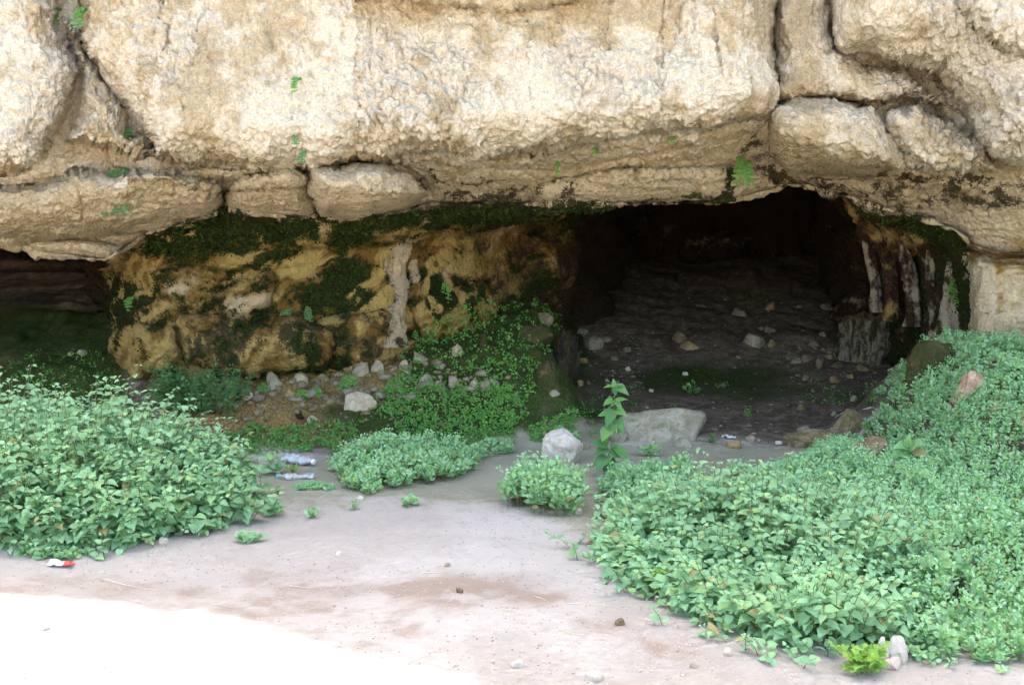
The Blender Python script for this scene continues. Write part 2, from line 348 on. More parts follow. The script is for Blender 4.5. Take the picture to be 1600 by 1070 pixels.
def groove(pl, dp, wd, mask=None):
    global off
    off -= (mk if mask is None else mask)*dp*.48*np.exp(-(pld(SU*.6+U*.4, SV*.6+Vv*.4, pl)/(wd*.62))**2)*S((fbm(q0, 2.2, 3, .6, 301).reshape(U.shape)+.45)/.5)
groove([(484, 268), (478, 300), (500, 338)], .16, 6); groove([(560, 252), (640, 264), (672, 300)], .10, 6); groove([(346, 290), (350, 330)], .14, 6)
groove([(1213, -60), (1213, 150)], .22, 4)
groove([(560, 0), (562, 60), (560, 110)], .07, 4); groove([(564, 170), (564, 215)], .05, 3)
groove([(1036, -60), (1034, 70), (1035, 175)], .06, 2.6); groove([(1108, -20), (1120, 60), (1127, 120)], .05, 2.6); groove([(1093, 70), (1095, 115)], .04, 2.4)
groove([(824, 40), (828, 160)], .035, 3); groove([(958, -20), (940, 60), (965, 100)], .04, 4)
groove([(258, 0), (262, 60), (262, 80)], .07, 4); groove([(318, 80), (332, 110), (330, 150)], .08, 4); groove([(425, 65), (430, 90)], .09, 5)
groove([(276, 130), (290, 190), (240, 200)], .03, 4); groove([(120, 290), (128, 340), (150, 362)], .05, 3)
groove([(230, 285), (300, 280), (340, 300)], .05, 3); groove([(520, 180), (600, 240)], .03, 6); groove([(390, 240), (420, 255), (440, 265)], .08, 5)
groove([(980, 262), (990, 300), (985, 320)], .04, 2.6); groove([(1060, 262), (1055, 310)], .04, 2.6); groove([(900, 285), (910, 318)], .04, 3)
groove([(660, 262), (900, 262), (1080, 232), (1190, 205)], .10, 8)
mk2 = lowz.astype(float)*(YY < 10)
pillow([(235, 425), (300, 415), (352, 425), (340, 455), (300, 480), (250, 470)], .12, 22, mk2)
pillow([(345, 465), (390, 440), (430, 430), (420, 480), (370, 510), (335, 500)], .12, 18, mk2)
pillow([(280, 500), (380, 490), (470, 490), (520, 520), (500, 572), (400, 582), (290, 572)], .22, 34, mk2)
pillow([(150, 560), (175, 515), (215, 500), (268, 512), (280, 560), (255, 590), (150, 600)], .22, 28, mk2)
pillow([(500, 500), (600, 490), (600, 560), (520, 570)], .10, 30, mk2)
pillow([(640, 470), (760, 440), (820, 470), (800, 530), (660, 530)], .12, 30, mk2)
groove([(300, 470), (340, 455), (400, 425), (470, 415)], .06, 6, mk2); groove([(270, 500), (290, 540), (330, 580)], .05, 6, mk2)
mk3 = lowz.astype(float)*(YY < 8.6)*(U > 1500)
groove([(1520, 400), (1600, 380)], .04, 3, mk3)
off = off*np.clip(1-(np.abs(U-800)-1500)/3000, .2, 1)
YY = YY - off + .16*np.clip((RID-2.5)/1, 0, 1)*(RID < 9.3)
d = ray(U, Vv); Pg = CAM + d*(YY/d[..., 1])[..., None]
# surface normals on the grid, smoothed
def gnorm(Pg):
    du = np.gradient(Pg, axis=1); dv = np.gradient(Pg, axis=0); n_ = np.cross(dv, du)
    n_ /= np.linalg.norm(n_, axis=-1, keepdims=True)+1e-12; return n_
nn = gnorm(Pg); s_ = np.sign((nn*(CAM-Pg)).sum(-1)[120:200, 300:800].mean()); nn *= s_
vis = .12+.88*S((RID-3.3)/.4); P3 = Pg.reshape(-1, 3)
n1 = fbm(P3, 1.6, 3, .5, 41)
dripP = P3*np.array([1, 1, .38])
n2 = fbm(dripP, 5.5, 4, .55, 51)
wd_ = P3+np.stack([fbm(P3, 6, 2, .5, 71), fbm(P3, 6, 2, .5, 81), fbm(P3, 6, 2, .5, 91)], -1)*.05
a1, a2 = worley(wd_*np.array([1, 1, .6]), 11, 3); b1, b2 = worley(wd_, 24, 7)
rg = 1-np.abs(fbm(P3, 9, 4, .6, 61))*2
upf = ((RID < 8.3).astype(float)).ravel()
rough_ = S((fbm(P3*np.array([1, 1, .7]), 1.7, 3, .55, 501)+.25)/.5)
wallf = ((RID > 10) & (U < 1500)).astype(float).ravel()
deep_ = ((RID > 10.5) & (YY > 10.6)).astype(float).ravel()
disp = n1*(.07+.30*deep_) + n2*(.04+.08*deep_) + rg*.018
disp += upf*((.5-a1)*(.022+.036*rough_) + (.45-b1)*.030 - rough_*(np.exp(-((a2-a1)/.10)**2)*.016 + np.exp(-((b2-b1)/.10)**2)*.010)) + (1-upf)*((.5-a1)*.030+(.45-b1)*.012)
lay = fbm(P3*np.array([.35, .6, 4.2]), 2.6, 4, .6, 101)  # bedding
disp += (np.clip((RID-7.2)/.6, 0, 1)*(1-np.clip((RID-10)/.6, 0, 1))).ravel()*lay*.045
fine = np.clip(1-(np.abs(U-800)-950)/600, .0, 1).ravel()
tier_ = (S((RID-6.9)/.5)*(1-S((RID-9.6)/.5))).ravel()
disp = disp*(.35+.65*fine)*(1-.45*tier_)*vis.ravel()
smt = smv(YY, 1.0)  # thin rim: damp where the sheet folds
Pg2 = Pg + nn*disp.reshape(U.shape)[..., None]
PV = Pg2.reshape(-1, 3)

# ---- colour masks on the rock: stains, moss, and shade painted into dark and under
u_, v_, r_ = U.ravel(), Vv.ravel(), RID.ravel()
su, sv = SU.ravel(), SV.ravel()
def pm(poly, wd): return S(sdf(su, sv, poly)/(wd*(1+1.6*(poly[0][1] > 370)))*.5+.5)
def band(a, b_, f=.35): return S((r_-a)/f+.5)*(1-S((r_-b_)/f+.5))
below = S((r_-10.0)/.4)
pale = .18*band(3, 7.4)
pale += .55*pm([(1290, -700), (1300, 80), (1500, 120), (1560, 250), (2600, 280), (2600, -700)], 20)*(r_ < 8)
pale += .45*pm([(-900, -700), (90, -700), (125, 110), (60, 262), (-900, 280)], 20)*(r_ < 8)
pale += .42*pm([(560, 40), (900, 60), (1205, 60), (1180, 180), (1000, 205), (760, 236), (500, 240), (380, 200), (380, 150)], 50)*(r_ < 8)
pale += .35*pm([(120, 30), (240, 90), (500, 150), (480, 250), (240, 245), (150, 120)], 40)*(r_ < 8)
ochre = .10*pm([(150, -60), (560, -60), (560, 130), (380, 130), (250, 60), (150, 40)], 50)*(r_ < 8)
ochre += .16*band(7.3, 9.6)*(1-.8*pm([(480, 255), (670, 255), (670, 345), (480, 345)], 20))
ochre += .10*pm([(560, -60), (1205, -60), (1205, 40), (900, 20), (560, 30)], 30)*(r_ < 8)
ochre += .12*pm([(1300, 70), (1500, 120), (1540, 250), (1460, 265), (1210, 265), (1210, 160)], 30)*(r_ < 8)
ochre -= .3*below*(u_ < 178)
ochre += .85*below*pm([(180, 350), (700, 330), (900, 330), (880, 520), (700, 560), (500, 600), (150, 600)], 30)
ochre += .5*below*pm([(880, 300), (1000, 300), (1000, 500), (880, 500)], 30)
ochre += .28*pm([(1500, 385), (1700, 380), (1700, 600), (1500, 600)], 10)*(r_ > 9)
ochre -= .32*below*(pm([(240, 428), (300, 418), (350, 425), (335, 455), (300, 480), (250, 468)], 8)+pm([(345, 465), (390, 440), (432, 430), (420, 480), (375, 508), (338, 498)], 8))
pale += .24*below*(pm([(240, 428), (300, 418), (350, 425), (335, 455), (300, 480), (250, 468)], 8)+pm([(345, 465), (390, 440), (432, 430), (420, 480), (375, 508), (338, 498)], 8))
grime = .30*below*pm([(180, 380), (880, 330), (900, 560), (180, 600)], 20)
grime += .22*pm([(650, 262), (900, 255), (1190, 205), (1215, 250), (1215, 330), (650, 340)], 12)*(r_ < 11)
grime += .30*pm([(680, 280), (900, 285), (900, 330), (680, 340)], 14)*(r_ < 11)
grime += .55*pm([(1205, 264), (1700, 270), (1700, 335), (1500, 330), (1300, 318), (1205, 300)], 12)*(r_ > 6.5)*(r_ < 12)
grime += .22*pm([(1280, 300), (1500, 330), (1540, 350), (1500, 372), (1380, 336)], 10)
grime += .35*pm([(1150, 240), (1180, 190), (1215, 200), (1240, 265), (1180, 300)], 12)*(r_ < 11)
grime += .35*below*pm([(280, 490), (500, 480), (640, 480), (640, 580), (280, 585)], 20)
moss = np.zeros(len(u_))
rimrow = np.interp(u_, cols, rim)
moss += .95*np.exp(-((v_-rimrow-10)/20)**2)*(r_ > 9.0)*(r_ < 13.2)*np.interp(u_, [0, 200, 260, 760, 900, 1500, 1510], [0, .2, 1, 1, .6, .35, 0])
moss += .70*pm([(230, 375), (340, 345), (520, 345), (660, 330), (800, 335), (640, 370), (480, 385), (250, 402)], 14)*(r_ > 9.6)
moss += .50*pm([(700, 318), (900, 312), (1100, 300), (1140, 320), (1000, 325), (700, 330)], 8)*(r_ < 10.5)
moss += .55*pm([(1120, 262), (1200, 270), (1240, 285), (1180, 306), (1110, 320), (1130, 290)], 8)*(r_ < 11)
moss += 1.0*below*pm([(180, 430), (225, 440), (260, 500), (240, 515), (200, 520), (170, 560), (150, 600), (120, 600), (150, 500)], 10)
moss += .75*below*(pm([(300, 478), (370, 430), (385, 440), (345, 480), (290, 500)], 6)+pm([(385, 485), (415, 470), (418, 495), (395, 505)], 6)+pm([(490, 420), (540, 405), (600, 430), (585, 480), (540, 500), (480, 470)], 12))
moss += .72*below*(pm([(640, 440), (690, 410), (740, 400), (740, 480), (690, 490), (645, 480)], 12)+pm([(455, 540), (480, 515), (500, 560), (470, 570)], 8)+pm([(760, 440), (860, 420), (940, 470), (940, 560), (760, 540)], 18))
moss += .8*below*pm([(290, 575), (480, 575), (520, 560), (560, 575), (500, 590), (290, 592)], 5)
moss += .34*below*pm([(180, 400), (880, 380), (900, 560), (180, 600)], 20)
moss += .45*below*(u_ > 1335)*(u_ < 1512)
moss += .6*below*pm([(1440, 420), (1520, 430), (1520, 600), (1380, 600), (1400, 480)], 12)*(u_ < 1512)
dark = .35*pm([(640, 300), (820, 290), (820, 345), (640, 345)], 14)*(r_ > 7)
dark += .62*below*pm([(700, 320), (900, 320), (960, 600), (800, 560), (740, 470)], 50)  # shade deepening toward the cave, painted into the wall colour
dark += .9*below*(S((u_-875)/60)*(u_ < 1335)+1.6*(u_ < 178))  # darkness of the cave and left hollow, painted into the rock
dark += .85*below*(u_ >= 1335)*(u_ < 1506)  # painted darkness on the wall behind the columns
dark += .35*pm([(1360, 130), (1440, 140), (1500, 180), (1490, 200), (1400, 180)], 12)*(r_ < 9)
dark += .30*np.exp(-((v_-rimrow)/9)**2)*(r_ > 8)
F1 = fbm(P3, 5, 5, .6, 401); F2 = fbm(P3, 12, 4, .65, 411); F3 = fbm(P3*np.array([1, 1, .22]), 7, 5, .6, 421); F4 = fbm(P3, 1.4, 4, .6, 431)
ca, sa = math.cos(.55), math.sin(.55)
PR = np.stack([P3[:, 0]*ca+P3[:, 2]*sa, P3[:, 1]*.4, (-P3[:, 0]*sa+P3[:, 2]*ca)*4.0], -1)
F5 = fbm(PR+np.stack([0*F1, 0*F1, F4*1.6], -1), 2.6, 5, .62, 441)
under = band(7.35, 10.2); tone = S((F1+.25)/.5)*(1-.3*under); tanm = .6*S((F3-.0)/.3)*(r_ < 9.5)+.40*under*S((F1+.2)/.5); grey = .22*S((fbm(P3*np.array([1, 1, .6]), 2.4, 6, .65, 451)-.06)/.22)  # under: shaded underside of the lip, painted in with tan and lower tone
palef = (.9-.4*below)*S((pale+F1*1.0+F2*.45-.12)/.5)*(pale > .02)
ochf = S((ochre+F1*.5+F4*.3-.28)/.35)
rust = .5+F5*1.1+.25*F1
low_ = below*(u_ < 1500)
mossf = moss*.76 + np.where(moss > .02, F1*1.0+F4*.35+F2*.4, -.3) + low_*(F5*1.1-.06) - .06
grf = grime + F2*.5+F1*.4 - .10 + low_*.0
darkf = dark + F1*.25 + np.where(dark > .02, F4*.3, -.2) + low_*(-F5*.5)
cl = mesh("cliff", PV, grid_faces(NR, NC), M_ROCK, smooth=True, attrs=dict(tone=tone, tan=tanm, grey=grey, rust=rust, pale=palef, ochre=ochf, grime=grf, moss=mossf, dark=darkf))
tag(cl, "overhanging pale limestone cliff with mossy cave mouths beneath", kind='structure')

bpy.context.view_layer.update()
dg = bpy.context.evaluated_depsgraph_get()
def hit(px, py, what=None):
    dv = Vector(ray(px, py)).normalized(); best = None
    for o in (what or (g, cl)):
        ok, loc, nr, _ = o.ray_cast(Vector(CAM), dv, distance=60)
        if ok:
            dist = (loc-Vector(CAM)).length
            if best is None or dist < best[0]: best = (dist, loc.copy(), nr.copy())
    if best is None: p = at(px, py, 9.0); return np.array(p), np.array([0, -1, 0.])
    nr = np.array(best[2]); p = np.array(best[1])
    if (nr*(CAM-p)).sum() < 0: nr = -nr
    return p, nr
def ghit(px, py): return hit(px, py, (g,))
def unit(v): return v/(np.linalg.norm(v, axis=-1, keepdims=True)+1e-12)

# ---------------------------------------------------------------- stones
def stone_material(name, c1, c2, moss=.0, stain=(.30, .21, .12), mcol=(.03, .042, .012)):
    m, n, l, b = newmat(name, .9, .2); q = NB(m.node_tree)
    tc = n.new("ShaderNodeTexCoord").outputs["Object"]
    big = q.noise(9, 5, .7, .5); fin = q.noise(55, 4, .7)
    base = q.mix(q.rng(big, .38, .62), c1, c2)
    base = q.mix(q.math('MULTIPLY', q.rng(q.noise(16, 5, .7, 1), .52, .66), .6), base, stain)
    if moss:
        base = q.mix(q.math('MULTIPLY', q.rng(q.noise(12, 5, .75, .6), .62-moss*.3, .7-moss*.3), .8), base, mcol)
    base = q.mix(q.math('MULTIPLY', q.rng(fin, .55, .7), .35), base, (c1[0]*.45, c1[1]*.42, c1[2]*.4))
    l.new(base, b.inputs["Base Color"])
    l.new(q.bump(q.noise(34, 6, .75, .3), .8, .02), b.inputs["Normal"])
    return m
ST = dict(
    white=stone_material("white_limestone", (.50, .44, .38), (.62, .56, .50), stain=(.34, .27, .2)),
    grey=stone_material("grey_limestone", (.25, .215, .165), (.37, .33, .265), .35, (.22, .20, .13), (.17, .17, .09)),
    pale=stone_material("pale_stone", (.34, .28, .20), (.46, .40, .31)),
    ochre=stone_material("ochre_stone", (.26, .17, .08), (.36, .27, .14), .2, (.16, .07, .02)),
    brown=stone_material("brown_stone", (.17, .115, .07), (.27, .20, .13), .45, mcol=(.11, .11, .045)),
    red=stone_material("reddish_stone", (.40, .25, .17), (.50, .38, .29), .15, (.33, .15, .08)),
    wet=stone_material("wet_black_stone", (.010, .008, .007), (.028, .022, .016), .35, (.04, .02, .009)),
    moss=stone_material("mossy_stone", (.035, .032, .016), (.10, .075, .035), .6, (.02, .022, .008)),
    cave=stone_material("cave_stone", (.17, .14, .10), (.27, .235, .18), stain=(.10, .07, .045)),
    pink=stone_material("pinkish_stone", (.50, .38, .32), (.60, .50, .44), stain=(.42, .30, .22)))
def tufa_mat():
    m, n, l, b = newmat("fluted_tufa", .9, .2); q = NB(m.node_tree)
    st = q.noise(1, 5, .65, .3, q.scaled((22, 22, 2.2))); fin = q.noise(40, 5, .7); nz = n.new("ShaderNodeSeparateXYZ"); l.new(q.geo.outputs["Normal"], nz.inputs[0])
    side = q.mix(q.rng(st, .40, .60), (.045, .040, .028), (.30, .26, .20)); top = q.mix(q.rng(fin, .4, .6), (.13, .085, .045), (.22, .155, .09))
    base = q.mix(q.rng(q.math('ADD', nz.outputs[2], q.math('MULTIPLY', q.math('SUBTRACT', fin, .5), .8)), .35, .65), side, top)
    base = q.mix(q.math('MULTIPLY', q.rng(q.noise(10, 5, .7, .6), .52, .62), .8), base, (.035, .045, .014)); l.new(base, b.inputs["Base Color"])
    l.new(q.bump(q.math('ADD', q.math('MULTIPLY', st, 2.0), fin), .9, .05), b.inputs["Normal"]); return m
ST['tufa'] = tufa_mat()
_ico = {}
def ico(n_):
    if n_ not in _ico:
        import bmesh
        bm = bmesh.new(); bmesh.ops.create_icosphere(bm, subdivisions=n_, radius=1)
        _ico[n_] = (np.array([v.co[:] for v in bm.verts]), np.array([[v.index for v in f.verts] for f in bm.faces])); bm.free()
    return _ico[n_]
def stone(name, label, cat, box, mat='pale', seed=1, sub=4, dep=.8, flat=.62, cuts=14, rotz=None, group=None, sink=.25, ns=.10, lift=0, where=None, box_like=.25, hk=1.12):
    """an angular stone whose footprint stands at the given spot; box = x0, y0, x1, y1 in photo pixels measured at its foot"""
    x0, y0, x1, y1 = box; cx = (x0+x1)/2
    p, _ = hit(cx, y1-.12*(y1-y0), where) if where else hit(cx, y1-.12*(y1-y0), (g,))
    k = p[1]/FPX; wdt = (x1-x0)*k; hgt = (y1-y0)*k*hk; dp = wdt*dep
    V, F = ico(sub); V = np.sign(V)*np.abs(V)**(1-box_like); r = np.random.default_rng(seed)
    for _ in range(cuts):
        nv = unit(r.normal(size=3)); dd = r.uniform(.60, .90); t = V@nv-dd; V -= np.where(t > 0, t, 0)[:, None]*nv*.92
    V += V*(fbm(V+seed*7.3, 1.7, 4, .55, seed)[:, None])*ns*1.6
    V += V*(fbm(V+seed*7.3, 6, 3, .55, seed+3)[:, None])*ns*.45
    V[:, 2] = np.where(V[:, 2] < -.5, -.5+(V[:, 2]+.5)*.3, V[:, 2])
    a = rotz if rotz is not None else r.uniform(-.5, .5)
    V = V@np.array([[math.cos(a), -math.sin(a), 0], [math.sin(a), math.cos(a), 0], [0, 0, 1]]).T
    mn, mx = V.min(0), V.max(0); V = (V-mn)/(mx-mn); V[:, :2] -= .5
    V *= np.array([wdt, dp, hgt*(1+sink)]); V[:, 2] -= hgt*sink
    o = mesh(name, V, F, ST[mat], smooth=sub > 3)
    o.location = (p[0], p[1]+dp*.35, p[2]+lift)
    tag(o, label, cat, group); return o
stone("white_rock", "chunky bright white angular rock standing on the path beside the tall seedling", "rock", (845, 685, 913, 733), 'white', 5, 5, .8, cuts=16, sink=.15)
stone("flat_rock", "long flat-topped grey limestone slab with mossy streaks at the cave threshold", "rock", (968, 650, 1114, 693), 'grey', 11, 5, .6, cuts=5, sink=.3, rotz=.05, ns=.06, box_like=.55)
stone("stone", "low pale stone half hidden at the slab's left end behind the seedling", "stone", (948, 672, 985, 694), 'grey', 12, 4, .8)
stone("stone", "small grey stone just right of the bright white rock", "stone", (902, 692, 922, 704), 'grey', 14, 3)
stone("stone", "thin pale chip leaning on the front of the grey slab", "stone", (1052, 686, 1082, 700), 'grey', 15, 3)
stone("split_stone", "left half of the cracked pale stone at the lower edge of the plants", "stone", (1366, 1004, 1393, 1042), 'white', 21, 4, sink=.2)
stone("split_stone", "right half of the cracked pale stone at the lower edge of the plants", "stone", (1389, 1002, 1421, 1040), 'white', 22, 4, sink=.2)
stone("stone_flake", "flat flake lying in front of the cracked pale stone", "stone", (1378, 1032, 1412, 1048), 'pink', 23, 3)
stone("boulder", "reddish weathered rock poking out of the green plants below the right pillar", "rock", (1496, 572, 1562, 622), 'red', 31, 5, .9, sink=.7, ns=.14, hk=.75)
stone("boulder", "low brown mossy rock showing between the herbs and the big-leaved seedling", "rock", (1332, 706, 1394, 745), 'brown', 32, 4, .7, sink=.3, lift=.05)
stone("boulder", "small reddish rock bare among the herbs at the right frame edge", "rock", (1548, 632, 1582, 652), 'red', 33, 4, .8, sink=.5, lift=.03, hk=.7)
stone("rock_ledge", "long low mossy ledge at the right of the cave threshold", "rock", (1225, 672, 1342, 704), 'brown', 34, 5, .45, sink=.4, ns=.18, hk=.85)
stone("rock_ledge", "knobbly brown rock at the right end of the threshold ledge under the herbs", "rock", (1305, 648, 1352, 690), 'brown', 35, 4, .6, sink=.3)
cave = [ # box, material, label
 ((1163, 519, 1203, 545), 'grey', "biggest pale block out on the dark cave floor"),
 ((1201, 529, 1213, 542), 'brown', "small brown lump against the right side of the biggest pale block"),
 ((1195, 508, 1215, 520), 'cave', "rounded stone just behind the biggest pale block"),
 ((1185, 510, 1194, 517), 'cave', "tiny stone left of the rounded stone behind the biggest pale block"),
 ((1145, 480, 1167, 495), 'cave', "low pale stone far back, left of the upright tan one"),
 ((1197, 470, 1213, 486), 'ochre', "upright tan stone far back on the dark cave floor"),
 ((1245, 476, 1254, 482), 'cave', "tiny white stone far back between the tan stone and the broken one"),
 ((1283, 472, 1304, 486), 'cave', "broken pale stone far back near the fluted columns"),
 ((1088, 474, 1104, 480), 'brown', "faint flat stone farthest back on the left of the cave floor"),
 ((1263, 530, 1283, 544), 'cave', "tilted oval pale stone in front of the tufa mound"),
 ((1281, 518, 1292, 527), 'grey', "small bluish stone behind the tilted oval one"),
 ((1051, 515, 1075, 538), 'brown', "dark upright stone of the pair left of the biggest pale block"),
 ((1063, 531, 1094, 547), 'ochre', "wedge-shaped ochre stone in front of the dark upright one"),
 ((1066, 580, 1076, 587), 'white', "single white pebble left of the mossy floor patch"),
 ((1014, 607, 1022, 613), 'white', "white pebble left of the little cave floor weed"),
 ((1237, 556, 1255, 569), 'cave', "leftmost stone of the rubble spill below the tufa mound"),
 ((1254, 553, 1271, 566), 'cave', "second stone from the left in the rubble spill below the tufa mound"),
 ((1276, 558, 1289, 576), 'cave', "upright stone in the middle of the rubble spill below the tufa mound"),
 ((1290, 552, 1306, 562), 'brown', "brown stone in the rubble spill, beside the upright one"),
 ((1322, 541, 1349, 561), 'cave', "squarish stone wedged at the foot of the tufa mound"),
 ((1300, 566, 1318, 576), 'brown', "flat brown stone at the lower edge of the rubble spill"),
 ((1340, 566, 1362, 582), 'brown', "brown stone under the right foot of the tufa mound"),
 ((1254, 585, 1265, 595), 'cave', "round pale stone below the rubble spill"),
 ((1298, 587, 1314, 598), 'ochre', "yellowish stone below the rubble spill, right of the round one"),
 ((1324, 583, 1334, 592), 'ochre', "small tan stone right of the yellowish one below the rubble spill"),
 ((1328, 616, 1341, 628), 'grey', "greenish grey stone on the cave floor near the herbs' upper edge"),
 ((1243, 629, 1261, 642), 'brown', "squarish brown stone alone on the floor above the threshold ledge"),
 ((1298, 640, 1310, 651), 'grey', "upright grey chip on the floor behind the threshold ledge"),
 ((1246, 664, 1268, 676), 'grey', "flat bluish stone left of the threshold ledge"),
 ((1165, 679, 1183, 692), 'grey', "grey cube-like stone right of the crumpled white scrap"),
 ((1136, 687, 1160, 703), 'ochre', "flat yellowish stone in front of the crumpled white scrap"),
 ((1212, 688, 1224, 695), 'white', "small white stone between the grey cube-like stone and the ledge"),
 ((832, 487, 866, 508), 'cave', "wedge of pale rock on top of the green mound left of the cave mouth"),
 ((874, 484, 894, 491), 'cave', "thin pale sliver on the mound, right of the pale wedge"),
 ((900, 511, 920, 524), 'cave', "upper pale stone of the spill right of the wet black outcrop"),
 ((912, 521, 946, 549), 'cave', "largest tilted slab of the spill right of the wet black outcrop"),
 ((936, 524, 957, 535), 'cave', "small flat stone touching the tilted slab's upper right"),
 ((974, 541, 987, 551), 'cave', "lone pale stone at the right edge of the spill by the black outcrop"),
 ((904, 558, 920, 569), 'ochre', "tan stone at the foot of the wet black outcrop"),
 ((925, 556, 940, 565), 'moss', "greenish stone below the tilted slab"),
 ((940, 570, 952, 579), 'moss', "greenish pebble two below the tilted slab"),
 ((955, 556, 966, 564), 'cave', "small pale stone between the tilted slab and the lone stone"),
 ((977, 572, 986, 580), 'white', "tiny white stone at the spill's lower right end"),
 ((898, 592, 912, 604), 'ochre', "small orange-tinged stone below the wet black outcrop"),
 ((920, 590, 934, 600), 'moss', "mossy stone low in the spill beside the black outcrop"),
 ((855, 608, 876, 620), 'grey', "rounded grey stone under the mossy block"),
 ((880, 612, 896, 621), 'moss', "mossy stone right of the rounded grey one under the mossy block"),
]
for k, (bx, mt, lb) in enumerate(cave):
    stone("stone", lb, "stone", bx, mt, 60+k, 3 if bx[2]-bx[0] < 25 else 4, .8, cuts=13, hk=.8, box_like=.35, group="loose stones on the cave floor")
stone("wet_outcrop", "black wet shining outcrop at the right end of the green mound", "rock", (866, 528, 908, 590), 'wet', 41, 5, 1.2, cuts=5, ns=.24, sink=.5)
stone("mossy_block", "mossy ochre block standing left of the wet black outcrop", "rock", (836, 572, 876, 614), 'moss', 42, 5, .9, cuts=5, ns=.24, sink=.5)
stone("boulder", "dark mossy bump on the mound just behind the black outcrop", "rock", (810, 515, 868, 540), 'moss', 43, 4, .8, ns=.16, sink=.3)
talus = [
 ((536, 610, 590, 643), 'pale', "large pale wedge stone low on the slope in front of the ferns"),
 ((415, 576, 441, 612), 'grey', "tall light grey stone under the overhanging wall foot"),
 ((356, 602, 374, 622), 'white', "whitish stone next to the dark green shrub"),
 ((343, 607, 356, 622), 'pink', "pinkish stone half behind the dark green shrub"),
 ((375, 610, 394, 627), 'pink', "pinkish stone right of the whitish one near the shrub"),
 ((340, 588, 362, 604), 'pale', "pale stone just above the shrub's right end"),
 ((370, 586, 396, 604), 'brown', "brown stone above the whitish one near the shrub"),
 ((419, 671, 432, 681), 'pale', "tiny pale stone at the bottom of the slope above the plastic bottles"),
 ((479, 648, 497, 661), 'pale', "small pale stone left of the large pale wedge, lower down"),
 ((455, 578, 480, 601), 'pale', "squarish pale stone right of the tall light grey one"),
 ((495, 581, 509, 596), 'grey', "small grey stone between two fern tufts under the wall"),
 ((532, 559, 552, 580), 'grey', "upper grey stone of the heap below the central wall"),
 ((548, 563, 577, 592), 'grey', "broad grey stone in the heap below the central wall"),
 ((578, 560, 602, 582), 'grey', "dark-sided stone right of the broad grey one in the heap"),
 ((515, 572, 534, 590), 'brown', "brown stone at the left of the heap below the central wall"),
 ((644, 548, 669, 569), 'grey', "pale grey stone just right of the flowstone foot"),
 ((620, 560, 642, 580), 'pale', "pale stone directly below the flowstone foot"),
 ((652, 582, 678, 603), 'grey', "leftmost of the row of grey stones across the green mound"),
 ((680, 598, 696, 614), 'grey', "second, lower stone of the row across the green mound"),
 ((699, 586, 722, 606), 'grey', "third stone of the row across the green mound"),
 ((733, 588, 750, 608), 'grey', "fourth, upright stone of the row across the green mound"),
 ((764, 591, 782, 604), 'grey', "last stone at the right of the row across the green mound"),
 ((704, 535, 726, 558), 'pale', "pale upright stone high on the green mound"),
 ((748, 518, 764, 543), 'moss', "narrow mossy stone highest on the green mound"),
 ((440, 606, 462, 622), 'ochre', "ochre stone below the tall light grey one"),
 ((400, 630, 420, 644), 'ochre', "ochre stone in the bare patch between shrub and wedge"),
 ((506, 618, 526, 632), 'brown', "brown stone left of the large pale wedge"),
 ((596, 628, 612, 640), 'wet', "dark stone touching the right of the large pale wedge"),
 ((452, 642, 474, 652), 'wet', "dark flat stone in the bare ochre patch"),
 ((372, 706, 392, 716), 'grey', "grey stone by the nettle bush above the plastic bottles"),
 ((300, 604, 320, 618), 'pink', "pinkish stone in the gap between the nettle bush and the dark shrub"),
 ((118, 545, 136, 556), 'grey', "larger white stone on the mossy floor of the left hollow"),
 ((102, 548, 114, 556), 'grey', "smaller white stone on the mossy floor of the left hollow"),
]
for k, (bx, mt, lb) in enumerate(talus):
    stone("stone", lb, "stone", bx, mt, 160+k, 4, .8, cuts=16, sink=.6, ns=.13, box_like=.35, hk=.8, group="stones set in the slope below the wall")
bits = [((913, 1052, 945, 1066), 'white', "whitest flat pebble at the bottom edge of the path"), ((798, 1034, 818, 1044), 'white', "small pale pebble left of the whitest flat one"),
 ((1130, 1014, 1148, 1026), 'pink', "pinkish pebble at the plants' lower edge"), ((897, 796, 911, 805), 'pink', "pinkish pebble at the foot of the single leafy clump"),
 ((556, 776, 568, 782), 'white', "white pebble beside the middle path sprout"), ((694, 880, 704, 886), 'pale', "pale pebble lying in the middle of the path"),
 ((960, 968, 978, 978), 'brown', "brown clod in the dark rut near the plants"), ((712, 920, 724, 927), 'brown', "small brown clod left of the crossed straws"),
 ((1078, 1036, 1092, 1044), 'pale', "pale pebble below the rut at the bottom"), ((64, 978, 78, 985), 'white', "pale pebble in the sunlit part of the path"),
 ((246, 842, 262, 850), 'pink', "pinkish pebble under the front of the nettle bush"), ((524, 862, 534, 868), 'white', "white pebble on the grey path below the sprouts")]
for k, (bx, mt, lb) in enumerate(bits):
    stone("pebble", lb, "pebble", bx, mt, 260+k, 3, .9, cuts=10, group="pebbles on the path")

